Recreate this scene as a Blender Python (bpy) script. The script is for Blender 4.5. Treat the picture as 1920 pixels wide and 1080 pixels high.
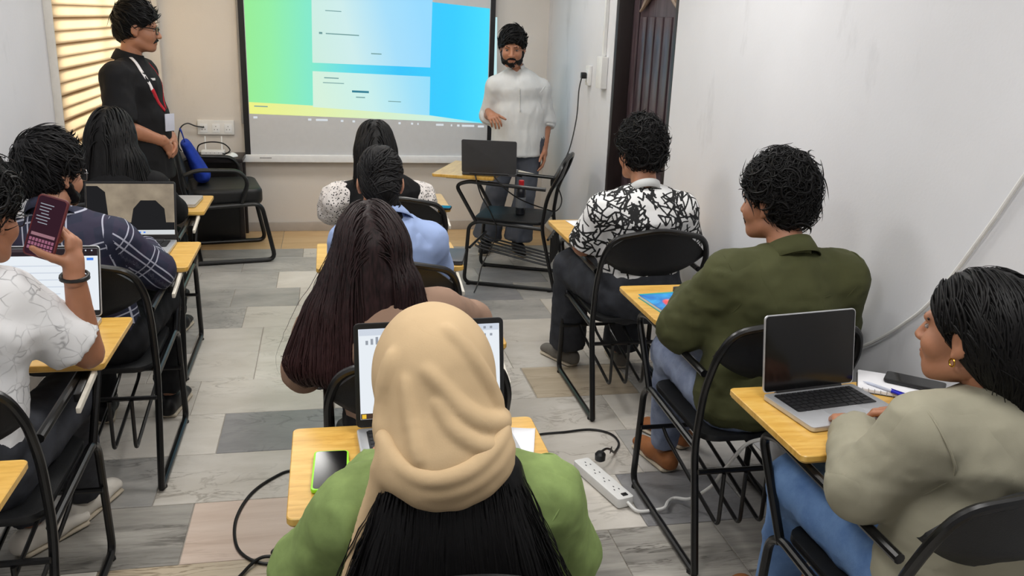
import bpy, bmesh, math, random
import numpy as np
from mathutils import Vector, Matrix

# ------------------------------------------------------------------ scene, camera, light
S = bpy.context.scene
COL = S.collection
for o in list(bpy.data.objects):
    bpy.data.objects.remove(o, do_unlink=True)
S.view_settings.view_transform = 'Standard'
S.view_settings.look = 'None'
S.view_settings.gamma = 1.0
S.view_settings.use_curve_mapping = False
S.view_settings.exposure = 0.0

YAW, PITCH, ROLL = (math.radians(a) for a in (12.1, 16.9, 2.2))
CAM_H = 1.70
fw = Vector((math.sin(YAW)*math.cos(PITCH), math.cos(YAW)*math.cos(PITCH), -math.sin(PITCH)))
r0 = Vector((math.cos(YAW), -math.sin(YAW), 0)); u0 = r0.cross(fw)
rt = r0*math.cos(ROLL) + u0*math.sin(ROLL); up = u0*math.cos(ROLL) - r0*math.sin(ROLL)
cam_data = bpy.data.cameras.new('camera'); cam = bpy.data.objects.new('camera', cam_data); COL.objects.link(cam)
cam.matrix_world = Matrix(((rt.x, up.x, -fw.x, 0), (rt.y, up.y, -fw.y, 0), (rt.z, up.z, -fw.z, CAM_H), (0, 0, 0, 1)))
cam_data.sensor_width = 36; cam_data.lens = 1650/1920*36; cam_data.clip_start = .05
S.camera = cam

world = bpy.data.worlds.new('world'); S.world = world; world.use_nodes = True
world.node_tree.nodes['Background'].inputs[0].default_value = (.75, .85, 1, 1)
world.node_tree.nodes['Background'].inputs[1].default_value = .6

def area_light(name, loc, rot, sx, sy, power, color):
    d = bpy.data.lights.new(name, 'AREA'); d.shape = 'RECTANGLE'; d.size = sx; d.size_y = sy
    d.energy = power; d.color = color
    o = bpy.data.objects.new(name, d); COL.objects.link(o); o.location = loc; o.rotation_euler = rot
    return o
CEIL = 2.75
LAMPS = [(-.55, 1.0), (.95, 1.0), (-.55, 3.4), (.95, 3.4), (-.35, 5.7), (.9, 5.7)]
LAMP_W = [19, 19, 19, 19, 11, 11]
for (x, y), w in zip(LAMPS, LAMP_W):
    area_light('ceiling_lamp_light', (x, y, CEIL-.045), (0, 0, 0), .58, .58, w, (1, .98, .95))
area_light('window_daylight', (-2.0, 6.0, 1.7), (0, math.radians(-90), 0), 2.4, 3.2, 80, (1, .87, .66))

# ------------------------------------------------------------------ colour / material helpers
def lin(c):
    c = c/255
    return c/12.92 if c <= .04045 else ((c+.055)/1.055)**2.4
def rgb(r, g, b): return (lin(r), lin(g), lin(b), 1)
MATS = {}
def new_mat(name):
    m = bpy.data.materials.new(name); m.use_nodes = True; MATS[name] = m
    nt = m.node_tree; b = nt.nodes['Principled BSDF']
    return m, nt, b
def node(nt, kind, **kw):
    n = nt.nodes.new(kind)
    for k, v in kw.items():
        if k.startswith('i_'): n.inputs[k[2:].replace('_', ' ')].default_value = v
        elif k.startswith('n'): n.inputs[int(k[1:])].default_value = v
        else: setattr(n, k, v)
    return n
def coords(nt, scale=(1, 1, 1), src='Object', rot=(0, 0, 0)):
    t = nt.nodes.new('ShaderNodeTexCoord'); mp = nt.nodes.new('ShaderNodeMapping')
    mp.inputs['Scale'].default_value = scale; mp.inputs['Rotation'].default_value = rot
    nt.links.new(t.outputs[src], mp.inputs['Vector'])
    return mp.outputs['Vector']
def ramp(nt, fac, stops, interp='LINEAR'):
    r = nt.nodes.new('ShaderNodeValToRGB'); r.color_ramp.interpolation = interp
    e = r.color_ramp.elements
    while len(e) < len(stops): e.new(.5)
    for q, (p, c) in zip(e, stops): q.position = p; q.color = c
    nt.links.new(fac, r.inputs[0]); return r.outputs[0]
def noise(nt, vec, scale, detail=3, rough=.55, dist=0):
    n = nt.nodes.new('ShaderNodeTexNoise'); n.inputs['Scale'].default_value = scale
    n.inputs['Detail'].default_value = detail; n.inputs['Roughness'].default_value = rough
    n.inputs['Distortion'].default_value = dist
    nt.links.new(vec, n.inputs['Vector']); return n.outputs['Fac']
def bump(nt, b, h, strength=.2, dist=.01):
    n = nt.nodes.new('ShaderNodeBump'); n.inputs['Strength'].default_value = strength; n.inputs['Distance'].default_value = dist
    nt.links.new(h, n.inputs['Height']); nt.links.new(n.outputs[0], b.inputs['Normal'])
def mixc(nt, fac, a, c, blend='MIX'):
    n = nt.nodes.new('ShaderNodeMix'); n.data_type = 'RGBA'; n.blend_type = blend
    for idx, v in ((0, fac), (6, a), (7, c)):
        if isinstance(v, (int, float)): n.inputs[idx].default_value = v
        elif isinstance(v, tuple): n.inputs[idx].default_value = v
        else: nt.links.new(v, n.inputs[idx])
    return n.outputs[2]
def mth(nt, op, a, c=None):
    n = nt.nodes.new('ShaderNodeMath'); n.operation = op
    for i, v in ((0, a), (1, c)):
        if v is None: continue
        if isinstance(v, (int, float)): n.inputs[i].default_value = v
        else: nt.links.new(v, n.inputs[i])
    return n.outputs[0]
def shade(c, k): return (min(c[0]*k, 1), min(c[1]*k, 1), min(c[2]*k, 1), 1)
def plain(name, col, rough=.5, var=.12, scale=25, bmp=0, bscale=200, metal=0, spec=.5, stretch=(1, 1, 1), sheen=0, coat=0):
    """colour with procedural variation and a fine relief"""
    m, nt, b = new_mat(name)
    v = coords(nt, stretch)
    c = ramp(nt, noise(nt, v, scale, 4), [(.3, shade(col, 1-var)), (.7, shade(col, 1+var))])
    nt.links.new(c, b.inputs['Base Color'])
    b.inputs['Roughness'].default_value = rough; b.inputs['Metallic'].default_value = metal
    b.inputs['Specular IOR Level'].default_value = spec
    if sheen: b.inputs['Sheen Weight'].default_value = sheen
    if coat: b.inputs['Coat Weight'].default_value = coat
    if bmp: bump(nt, b, noise(nt, v, bscale, 2), bmp, .004)
    return m
def emit(name, col, strength=1.0, var=0):
    m, nt, b = new_mat(name)
    b.inputs['Base Color'].default_value = (0, 0, 0, 1); b.inputs['Roughness'].default_value = .5
    b.inputs['Specular IOR Level'].default_value = 0
    b.inputs['Emission Color'].default_value = col; b.inputs['Emission Strength'].default_value = strength
    return m

# ------------------------------------------------------------------ object helpers
def link(o, parent=None):
    COL.objects.link(o)
    if parent: o.parent = parent
    return o
def tag(o, label=None, cat=None, group=None, kind=None):
    if label: o['label'] = label
    if cat: o['category'] = cat
    if group: o['group'] = group
    if kind: o['kind'] = kind
    return o
def empty(name, loc=(0, 0, 0), rz=0):
    o = bpy.data.objects.new(name, None); o.empty_display_size = .1
    o.location = loc; o.rotation_euler = (0, 0, rz); return link(o)
def copy_tree(o, parent=None):
    c = o.copy(); COL.objects.link(c); c.parent = parent
    for ch in list(o.children): copy_tree(ch, c)
    return c
def V(*a): return np.array(a, float)
def unit(v):
    v = np.asarray(v, float); n = np.linalg.norm(v); return v/n if n > 1e-9 else v
def rotz(a):
    c, s = math.cos(a), math.sin(a); return np.array(((c, -s, 0), (s, c, 0), (0, 0, 1)))
def rotx(a):
    c, s = math.cos(a), math.sin(a); return np.array(((1, 0, 0), (0, c, -s), (0, s, c)))
def roty(a):
    c, s = math.cos(a), math.sin(a); return np.array(((c, 0, s), (0, 1, 0), (-s, 0, c)))
def fillet(pts, rad, n=5, closed=False):
    pts = [np.array(p, float) for p in pts]; out = []
    m = len(pts)
    for i, p in enumerate(pts):
        if not closed and (i == 0 or i == m-1): out.append(p); continue
        a, c = pts[(i-1) % m], pts[(i+1) % m]
        da, dc = a-p, c-p; la, lc = np.linalg.norm(da), np.linalg.norm(dc)
        r = min(rad, la*.48, lc*.48); p0 = p+da/la*r; p1 = p+dc/lc*r
        for k in range(n+1):
            t = k/n; out.append((1-t)**2*p0 + 2*t*(1-t)*p + t*t*p1)
    return out
def spline(pts, n=8, closed=False):
    """Catmull-Rom through the points"""
    P = [np.array(p, float) for p in pts]; m = len(P); out = []
    rng_ = range(m if closed else m-1)
    for i in rng_:
        g = lambda k: P[k % m] if closed else P[min(max(k, 0), m-1)]
        p0, p1, p2, p3 = g(i-1), g(i), g(i+1), g(i+2)
        for k in range(n):
            t = k/n
            out.append(.5*((2*p1)+(-p0+p2)*t+(2*p0-5*p1+4*p2-p3)*t*t+(-p0+3*p1-3*p2+p3)*t**3))
    if not closed: out.append(P[-1])
    return out
class MB:
    """collects shapes that become one mesh"""
    def __init__(s): s.v = []; s.f = []
    def add(s, vs, fs):
        b = len(s.v); s.v += [tuple(map(float, p)) for p in vs]; s.f += [tuple(b+i for i in q) for q in fs]; return s
    def tube(s, pts, r, sides=8, closed=False, squash=None):
        P = np.array(pts, float); n = len(P)
        if closed: T = np.roll(P, -1, 0)-np.roll(P, 1, 0)
        else: T = np.gradient(P, axis=0)
        T /= np.maximum(np.linalg.norm(T, axis=1), 1e-9)[:, None]
        ref = V(0, 0, 1) if abs(T[0][2]) < .9 else V(1, 0, 0)
        N = unit(np.cross(T[0], ref)); rad = np.broadcast_to(np.asarray(r, float), (n,))
        vs = []
        for i in range(n):
            N = unit(N-T[i]*N.dot(T[i])); B = np.cross(T[i], N)
            for k in range(sides):
                a = 2*math.pi*k/sides
                vs.append(P[i]+rad[i]*(math.cos(a)*N+math.sin(a)*B*(squash or 1)))
        fs = []
        for i in range(n if closed else n-1):
            j = (i+1) % n
            for k in range(sides):
                l = (k+1) % sides; fs.append((i*sides+k, i*sides+l, j*sides+l, j*sides+k))
        if not closed:
            fs.append(tuple(range(sides-1, -1, -1))); fs.append(tuple((n-1)*sides+k for k in range(sides)))
        return s.add(vs, fs)
    def box(s, c, size, R=None):
        c = np.array(c, float); h = np.array(size, float)/2; vs = []
        for x in (-1, 1):
            for y in (-1, 1):
                for z in (-1, 1):
                    p = h*np.array((x, y, z)); vs.append(c+(R@p if R is not None else p))
        return s.add(vs, [(0, 1, 3, 2), (4, 6, 7, 5), (0, 4, 5, 1), (2, 3, 7, 6), (0, 2, 6, 4), (1, 5, 7, 3)])
    def prism(s, poly, z0, z1, M=None):
        """poly in local xy, extruded along local z; M maps local to mesh space"""
        n = len(poly); vs = [V(p[0], p[1], z0) for p in poly]+[V(p[0], p[1], z1) for p in poly]
        if M is not None: vs = [M(p) for p in vs]
        fs = [tuple(range(n-1, -1, -1)), tuple(range(n, 2*n))]+[(i, (i+1) % n, n+(i+1) % n, n+i) for i in range(n)]
        return s.add(vs, fs)
    def lathe(s, prof, c=(0, 0, 0), sides=20, M=None):
        vs = []; fs = []; n = len(prof)
        for r, z in prof:
            for k in range(sides):
                a = 2*math.pi*k/sides; p = V(c[0]+r*math.cos(a), c[1]+r*math.sin(a), c[2]+z)
                vs.append(M(p) if M else p)
        for i in range(n-1):
            for k in range(sides):
                l = (k+1) % sides; fs.append((i*sides+k, i*sides+l, (i+1)*sides+l, (i+1)*sides+k))
        fs.append(tuple(range(sides-1, -1, -1))); fs.append(tuple((n-1)*sides+k for k in range(sides)))
        return s.add(vs, fs)
    def mesh(s, name, bevel=0, seg=2, smooth=True, angle=35):
        me = bpy.data.meshes.new(name); me.from_pydata(s.v, [], s.f); me.update()
        bm = bmesh.new(); bm.from_mesh(me)
        bmesh.ops.recalc_face_normals(bm, faces=bm.faces)
        if bevel:
            es = [e for e in bm.edges if len(e.link_faces) == 2 and e.calc_face_angle(0) > .6]
            bmesh.ops.bevel(bm, geom=es, offset=bevel, segments=seg, affect='EDGES', profile=.6)
        if smooth:
            for f in bm.faces: f.smooth = True
            for e in bm.edges:
                if len(e.link_faces) == 2 and e.calc_face_angle(0) > math.radians(angle): e.smooth = False
        bm.to_mesh(me); bm.free(); return me
    def build(s, name, mat, parent=None, bevel=0, seg=2, smooth=True, angle=35):
        me = s.mesh(name, bevel, seg, smooth, angle); me.materials.append(mat)
        return link(bpy.data.objects.new(name, me), parent)
def rrect(x0, x1, y0, y1, r, n=4):
    out = []
    for cx, cy, a in ((x1-r, y1-r, 0), (x0+r, y1-r, 90), (x0+r, y0+r, 180), (x1-r, y0+r, 270)):
        for k in range(n+1):
            t = math.radians(a+90*k/n); out.append((cx+r*math.cos(t), cy+r*math.sin(t)))
    return out
def struct(o): o['kind'] = 'structure'; return o
# ------------------------------------------------------------------ room materials
def wall_material(name, col, stain):
    m, nt, b = new_mat(name)
    v = coords(nt)
    base = ramp(nt, noise(nt, v, 1.6, 5), [(.3, shade(col, .95)), (.7, shade(col, 1.03))])
    vs = coords(nt, (3, 3, 1.1))
    st = ramp(nt, noise(nt, vs, 1.3, 6, .65), [(.6, (0, 0, 0, 1)), (.78, (1, 1, 1, 1))])
    st = mth(nt, 'MULTIPLY', st, stain)
    nt.links.new(mixc(nt, st, base, shade(col, .62)), b.inputs['Base Color'])
    b.inputs['Roughness'].default_value = .62
    bump(nt, b, noise(nt, v, 90, 3), .12, .003)
    return m
M_wall_front = wall_material('cream_wall_paint', rgb(216, 210, 203), .25)
M_wall_side = wall_material('white_wall_paint', rgb(216, 217, 221), .5)
M_ceiling = plain('ceiling_paint', rgb(240, 240, 238), .8, .03)
M_base = plain('grey_skirting_stone', rgb(178, 170, 162), .4, .1, 8)
M_grout = plain('grout', rgb(165, 158, 148), .8, .1)
M_trunk = plain('white_plastic', rgb(228, 228, 226), .4, .03)
M_greypipe = plain('grey_pipe_plastic', rgb(150, 150, 152), .45, .05)
M_blackcable = plain('black_rubber', rgb(16, 16, 17), .45, .2)
M_whitecable = plain('white_rubber', rgb(226, 226, 224), .45, .04)

def tile_material(name, c0, c1, vein, stripes=False, veinamt=.6):
    m, nt, b = new_mat(name)
    t = nt.nodes.new('ShaderNodeTexCoord'); oi = nt.nodes.new('ShaderNodeObjectInfo')
    off = nt.nodes.new('ShaderNodeVectorMath'); off.operation = 'SCALE'; off.inputs[0].default_value = (31, 17, 9)
    nt.links.new(oi.outputs['Random'], off.inputs['Scale'])
    ad = nt.nodes.new('ShaderNodeVectorMath'); ad.operation = 'ADD'
    nt.links.new(t.outputs['Object'], ad.inputs[0]); nt.links.new(off.outputs[0], ad.inputs[1])
    mp = nt.nodes.new('ShaderNodeMapping'); nt.links.new(ad.outputs[0], mp.inputs['Vector'])
    mp.inputs['Scale'].default_value = (1.1, 9, 1) if stripes else (2.2, 4.6, 1)
    mp.inputs['Rotation'].default_value = (0, 0, .05 if stripes else .3)
    v = mp.outputs['Vector']
    cloud = ramp(nt, noise(nt, v, 1.4, 6, .62, .4), [(.3, c0), (.7, c1)])
    tone = nt.nodes.new('ShaderNodeMapRange'); nt.links.new(oi.outputs['Random'], tone.inputs[0])
    tone.inputs[3].default_value = .86; tone.inputs[4].default_value = 1.1
    hs = nt.nodes.new('ShaderNodeHueSaturation'); nt.links.new(cloud, hs.inputs['Color']); nt.links.new(tone.outputs[0], hs.inputs['Value'])
    n2 = noise(nt, v, 1.9, 5, .6, 1.1)
    vn = ramp(nt, mth(nt, 'ABSOLUTE', mth(nt, 'SUBTRACT', n2, .5)), [(0, (1, 1, 1, 1)), (.035, (0, 0, 0, 1))])
    msk = ramp(nt, noise(nt, v, .8, 2), [(.45, (0, 0, 0, 1)), (.65, (1, 1, 1, 1))])
    fac = mth(nt, 'MULTIPLY', mth(nt, 'MULTIPLY', vn, msk), veinamt)
    sp = ramp(nt, noise(nt, v, 26, 4, .7), [(.62, (0, 0, 0, 1)), (.8, (1, 1, 1, 1))])
    c = mixc(nt, fac, hs.outputs[0], vein)
    c = mixc(nt, mth(nt, 'MULTIPLY', sp, .3), c, vein)
    nt.links.new(c, b.inputs['Base Color'])
    b.inputs['Roughness'].default_value = .34; b.inputs['Specular IOR Level'].default_value = .35
    return m
T_LIGHT = tile_material('pale_marble', rgb(196, 190, 180), rgb(216, 211, 203), rgb(120, 112, 100))
T_GREY = tile_material('grey_marble', rgb(150, 149, 146), rgb(190, 187, 182), rgb(95, 92, 88))
T_DARK = tile_material('slate_grey_marble', rgb(128, 128, 130), rgb(160, 159, 160), rgb(80, 80, 82))
T_STRIPE = tile_material('banded_grey_marble', rgb(120, 117, 112), rgb(186, 182, 174), rgb(70, 66, 60), True, .9)
T_PINK = tile_material('pinkish_marble', rgb(200, 178, 162), rgb(222, 204, 190), rgb(150, 122, 104), True, .5)
T_TAN = tile_material('tan_marble', rgb(170, 155, 132), rgb(200, 186, 164), rgb(112, 96, 74), True, .8)
T_HONEY = tile_material('honey_coloured_marble', rgb(206, 168, 116), rgb(224, 192, 146), rgb(170, 128, 84), True, .4)

# ------------------------------------------------------------------ room shell
X0, X1, Y0, Y1 = -1.36, 1.76, -1.7, 7.18
floor = struct(MB().box(((X0+X1)/2, (Y0+Y1)/2, -.035), (X1-X0+.4, Y1-Y0+.4, .06)).build('floor', M_grout))
rng = random.Random(4)
PITCH_T = .377; row0 = 2.205
TM = [T_LIGHT]*5+[T_GREY]*3+[T_DARK]+[T_STRIPE]*2+[T_TAN]
special = {0: [(.93, None), (1.32, T_STRIPE), (9, T_STRIPE)], 1: [(-1.1, T_GREY), (-.5, T_STRIPE), (.2, T_PINK), (1.08, T_LIGHT), (1.5, T_DARK), (9, T_GREY)],
           2: [(-.645, T_GREY), (.0, T_LIGHT), (.6, T_PINK), (1.2, T_LIGHT), (9, T_GREY)], 3: [(-1.0, T_GREY), (-.47, T_LIGHT), (.12, T_DARK), (.75, T_LIGHT), (9, T_LIGHT)],
           4: [(-.62, T_LIGHT), (.0, T_LIGHT), (.935, T_LIGHT), (1.45, T_TAN), (9, T_GREY)], 5: [(-.38, T_LIGHT), (.3, T_LIGHT), (.9, T_LIGHT), (9, T_LIGHT)],
           6: [(-.72, T_GREY), (-.38, T_LIGHT), (.3, T_LIGHT), (.9, T_GREY), (9, T_LIGHT)], 7: [(-.5, T_GREY), (.1, T_LIGHT), (.85, T_LIGHT), (9, T_GREY)],
           8: [(-.6, T_GREY), (-.2, T_GREY), (.7, T_LIGHT), (1.2, T_DARK), (9, T_GREY)], 9: [(-.35, T_GREY), (.4, T_LIGHT), (1.0, T_GREY), (1.45, T_DARK), (9, T_GREY)],
           10: [(-.6, T_GREY), (.1, T_GREY), (.8, T_LIGHT), (1.3, T_GREY), (9, T_GREY)]}
TMESH = {}
def add_tile(x0, x1, y0, y1, mt):
    g = .0018; k = (round(x1-x0, 2), round(y1-y0, 2), mt.name)
    if k not in TMESH:
        w, d = x1-x0-2*g, y1-y0-2*g
        mb = MB(); h = .004
        vs = []
        for z, i in ((-.012, 0), (0-h*.4, 0), (0, .0018)):
            vs += [V(-w/2+i, -d/2+i, z), V(w/2-i, -d/2+i, z), V(w/2-i, d/2-i, z), V(-w/2+i, d/2-i, z)]
        mb.add(vs, [(a+i, a+(i+1) % 4, a+4+(i+1) % 4, a+4+i) for a in (0, 4) for i in range(4)]+[(8, 9, 10, 11)])
        me = mb.mesh('tile', smooth=False); me.materials.append(mt); TMESH[k] = me
    o = bpy.data.objects.new('tile', TMESH[k]); link(o, floor); o.location = ((x0+x1)/2, (y0+y1)/2, 0)
for r in range(-10, 13):
    ya = row0+r*PITCH_T; yb = ya+PITCH_T
    if r >= 11:
        ya, yb = (row0+11*PITCH_T, 6.60) if r == 11 else (6.60, Y1)
    if r in special:
        x = X0
        for xe, mt in special[r]:
            xe = min(xe, X1)
            if mt is None:
                while x < xe-.05:
                    x2 = min(x+.62, xe); x2 = xe if xe-x2 < .15 else x2; add_tile(x, x2, ya, yb, rng.choice(TM)); x = x2
            elif xe-x > .8:
                xm = (x+xe)/2; add_tile(x, xm, ya, yb, mt); add_tile(xm, xe, ya, yb, rng.choice([mt, T_LIGHT]))
            else: add_tile(x, xe, ya, yb, mt)
            x = xe
    else:
        x = X0-rng.random()*.4
        while x < X1-.02:
            x2 = x+rng.choice((.6, .6, .45, .75)); xa, xb = max(x, X0), min(x2, X1)
            if X1-xb < .1: xb = X1
            if xb-xa > .06: add_tile(xa, xb, ya, yb, T_HONEY if r == 12 else rng.choice(TM))
            x = x2 if xb < X1 else 9
# walls
TH = .16
struct(MB().box(((X0+X1)/2, Y1+TH/2, CEIL/2), (X1-X0+2*TH, TH, CEIL)).build('wall_front', M_wall_front))
struct(MB().box(((X0+X1)/2, Y0-TH/2, CEIL/2), (X1-X0+2*TH, TH, CEIL)).build('wall_back', M_wall_side))
struct(MB().box(((X0+X1)/2, (Y0+Y1)/2, CEIL+.05), (X1-X0+2*TH, Y1-Y0+2*TH, .1)).build('ceiling', M_ceiling))
DY0, DY1, DZ = 4.43, 5.45, 2.08
w = MB()
w.box((X1+TH/2, (Y0+DY0)/2, CEIL/2), (TH, DY0-Y0, CEIL)); w.box((X1+TH/2, (DY1+Y1)/2, CEIL/2), (TH, Y1-DY1, CEIL))
w.box((X1+TH/2, (DY0+DY1)/2, (DZ+CEIL)/2), (TH, DY1-DY0, CEIL-DZ))
struct(w.build('wall_right', M_wall_side))
WY0, WY1, WZ0, WZ1 = 4.96, 7.04, .94, 2.35
w = MB()
w.box((X0-TH/2, (Y0+WY0)/2, CEIL/2), (TH, WY0-Y0, CEIL)); w.box((X0-TH/2, (WY1+Y1)/2, CEIL/2), (TH, Y1-WY1, CEIL))
w.box((X0-TH/2, (WY0+WY1)/2, WZ0/2), (TH, WY1-WY0, WZ0)); w.box((X0-TH/2, (WY0+WY1)/2, (WZ1+CEIL)/2), (TH, WY1-WY0, CEIL-WZ1))
struct(w.build('wall_left', M_wall_side))
struct(MB().box((-1.28, 7.14, CEIL/2), (.158, .078, CEIL-.004)).build('trim_1', M_wall_front, bevel=.006))
struct(MB().box(((X0+X1)/2, Y1-.006, .038), (X1-X0, .012, .075)).build('baseboard_front', M_base, bevel=.003))
struct(MB().box((X1-.006, (DY1+Y1)/2, .038), (.012, Y1-DY1, .075)).build('baseboard_right', M_base, bevel=.003))
struct(MB().box((X0+.006, (Y0+Y1)/2, .038), (.012, Y1-Y0, .075)).build('baseboard_left', M_base, bevel=.003))
# window behind the blind
M_frame = plain('window_frame_paint', rgb(220, 216, 208), .4, .04)
m, nt, b = new_mat('window_glass'); b.inputs['Base Color'].default_value = (.95, .97, 1, 1); b.inputs['Roughness'].default_value = .02
b.inputs['Transmission Weight'].default_value = 1; b.inputs['IOR'].default_value = 1.1; M_glass = m
win = struct(empty('window_1', (X0-.08, (WY0+WY1)/2, WZ0)))
wy, wz = WY1-WY0, WZ1-WZ0
fr = MB()
for y in (-wy/2+.025, 0, wy/2-.025): fr.box((0, y, wz/2), (.05, .05, wz))
for z in (.025, wz-.025): fr.box((0, 0, z), (.05, wy, .05))
fr.build('window_frame', M_frame, win, bevel=.004)
for s in (-1, 1): MB().box((0, s*wy/4, wz/2), (.006, wy/2-.06, wz-.06)).build('pane', M_glass, win)
# zebra blind: broad translucent slats with narrow gaps
def blind_material(name, col, tr):
    m, nt, b = new_mat(name)
    v = coords(nt)
    c = ramp(nt, noise(nt, v, 2.2, 3), [(.3, shade(col, .93)), (.7, shade(col, 1.05))])
    d = nt.nodes.new('ShaderNodeBsdfDiffuse'); tl = nt.nodes.new('ShaderNodeBsdfTranslucent'); mx = nt.nodes.new('ShaderNodeMixShader')
    nt.links.new(c, d.inputs[0]); nt.links.new(c, tl.inputs[0]); mx.inputs[0].default_value = tr
    nt.links.new(d.outputs[0], mx.inputs[1]); nt.links.new(tl.outputs[0], mx.inputs[2])
    nt.links.new(mx.outputs[0], nt.nodes['Material Output'].inputs[0]); return m
M_slat = blind_material('cream_blind_fabric', rgb(246, 224, 188), .6)
M_slat2 = blind_material('taupe_blind_fabric', rgb(176, 152, 122), .45)
bl = tag(empty('window_blind', (X0+.035, (4.92+7.02)/2, .9)), 'cream striped fabric blind hanging over the window beside the left wall', 'blind')
by = 7.02-4.92
MB().box((0, 0, 1.5), (.06, by+.02, .07)).build('head_rail', M_frame, bl, bevel=.008)
for s_ in (-1, 1): MB().box((-.015, s_*(by/2+.006), .74), (.04, .010, 1.5)).build('added_leak_strip', M_frame, bl, bevel=.002)  # added strips that block daylight leaking past the blind's side edges
MB().tube([(0, -by/2, .0), (0, by/2, .0)], .014).build('bottom_rail', M_frame, bl)
sl = MB()
for k in range(5):
    t = k/4; y = .0; 
    sl.v += [(-.006*math.sin(math.pi*t)+.003, -by/2, -.029+.058*t), (-.006*math.sin(math.pi*t)+.003, by/2, -.029+.058*t)]
sl.f = [(2*k, 2*k+1, 2*k+3, 2*k+2) for k in range(4)]
slm = sl.mesh('slat'); slm.materials.append(M_slat)
s2 = MB().box((0, 0, 0), (.0015, by, .024)).mesh('band'); s2.materials.append(M_slat2)
s3 = MB().box((0, 0, 0), (.0015, by, .016)).mesh('band_thin'); s3.materials.append(M_slat2)
z = .03; k = 0
while z < 1.46:
    o = bpy.data.objects.new('slat', slm); link(o, bl); o.location = (0, 0, z+.029)
    g = bpy.data.objects.new('gap_band', s2 if k % 2 == 0 else s3); link(g, bl)
    gh = .008 if k % 2 == 0 else .003
    g.location = (-.006, 0, z+.058+gh/2); z += .058+gh; k += 1
# door
m, nt, b = new_mat('dark_stained_door_wood')
v = coords(nt, (18, 18, .9))
c = ramp(nt, noise(nt, v, 3, 5, .6, .3), [(.3, rgb(44, 32, 35)), (.7, rgb(92, 76, 82))])  # purple-grey sheen of the door is put into the wood tones
nt.links.new(c, b.inputs['Base Color']); b.inputs['Roughness'].default_value = .28; M_door = m
M_doorframe = plain('dark_door_frame', rgb(34, 24, 24), .4, .25, 12, stretch=(6, 6, .6))
M_carve = plain('pale_carved_wood', rgb(150, 128, 110), .4, .2)  # paler wood tone for the carved scrolls
dr = struct(empty('door_1', (X1, (DY0+DY1)/2, 0)))
dw = DY1-DY0
j = MB()
for s in (-1, 1): j.box((.075, s*(dw/2-.024), DZ/2), (.148, .044, DZ))
j.box((.075, 0, DZ-.024), (.148, dw, .044)); j.build('door_frame', M_doorframe, dr, bevel=.004)
MB().box((.125, 0, DZ/2-.02), (.04, dw-.096, DZ-.05)).build('door_leaf', M_door, dr, bevel=.003)
lw = dw-.096
for s in (-1, 1): MB().box((.1, s*(lw/2-.05), 1.0), (.012, .1, 1.98)).build('stile', M_door, dr, bevel=.004)
for zz, hh in ((.12, .2), (.95, .12), (1.97, .14)): MB().box((.1, 0, zz), (.0115, lw-.2, hh)).build('rail', M_door, dr, bevel=.004)
for k in range(5):
    MB().box((.099, -.27+.135*k, 1.42), (.018, .11, .66)).build('panel_strip', M_door, dr, bevel=.008)
    MB().box((.099, -.27+.135*k, .55), (.018, .11, .6)).build('panel_strip', M_door, dr, bevel=.008)
for s in (-1, 1):
    arc = [(.088, s*(.02+.3*t), 1.90-.12*math.sin(t*math.pi/2)**2+.03*math.sin(t*math.pi)) for t in np.linspace(0, 1, 12)]
    MB().tube(arc, [.006+.014*math.sin(math.pi*k/11) for k in range(12)], 8).build('carved_scroll', M_carve, dr)
h = MB().box((.092, -lw/2+.07, 1.0), (.008, .04, .2)); h.tube(fillet([(.09, -lw/2+.07, 1.03), (.05, -lw/2+.07, 1.03), (.05, -lw/2+.19, 1.03)], .015), .009)
h.build('door_handle', plain('brushed_steel', rgb(190, 188, 184), .3, .05, metal=1), dr)
# ceiling lamps
M_lampface = emit('lamp_diffuser', (1, .98, .95, 1), 3.2)
for i, (x, y) in enumerate(LAMPS):
    where = ['rear left', 'rear right', 'middle left', 'middle right', 'front left', 'front right'][i]
    lp = tag(empty('ceiling_lamp', (x, y, CEIL)), 'square white ceiling light panel over the %s of the room' % where, 'ceiling light', 'ceiling light panels')
    f_ = MB()
    for s in (-1, 1): f_.box((s*.305, 0, -.015), (.02, .63, .03)); f_.box((0, s*.305, -.015), (.59, .02, .03))
    f_.build('frame', M_trunk, lp, bevel=.003)
    MB().box((0, 0, -.012), (.588, .588, .012)).build('diffuser', M_lampface, lp)
# ------------------------------------------------------------------ projection screen
SY = 7.10
M_scrfab = plain('matt_white_screen_fabric', rgb(205, 207, 210), .7, .02)
M_scrblk = plain('black_screen_border', rgb(14, 14, 18), .5, .2)
M_bar = plain('white_enamel_bar', rgb(236, 238, 240), .25, .03)
def lerp(a, c, t): return tuple(a[i]+(c[i]-a[i])*t for i in range(3))+(1,)
def grad_emit(name, stops, x0, x1, strength=1, tilt=0, z0=1.4):
    """light thrown by the projector: horizontal colour gradient in object space"""
    m, nt, b = new_mat(name)
    t = nt.nodes.new('ShaderNodeTexCoord'); sx = nt.nodes.new('ShaderNodeSeparateXYZ'); nt.links.new(t.outputs['Object'], sx.inputs[0])
    x = mth(nt, 'ADD', sx.outputs[0], mth(nt, 'MULTIPLY', mth(nt, 'SUBTRACT', sx.outputs[2], z0), tilt))
    mr = nt.nodes.new('ShaderNodeMapRange'); nt.links.new(x, mr.inputs[0]); mr.inputs[1].default_value = x0; mr.inputs[2].default_value = x1
    c = ramp(nt, mr.outputs[0], stops)
    b.inputs['Base Color'].default_value = (.02, .02, .02, 1); b.inputs['Specular IOR Level'].default_value = 0
    nt.links.new(c, b.inputs['Emission Color']); b.inputs['Emission Strength'].default_value = strength
    return m
scr = tag(empty('projection_screen', (0, SY, 0)), 'pull-down projection screen showing a green to blue page on the front wall', 'screen')
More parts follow.
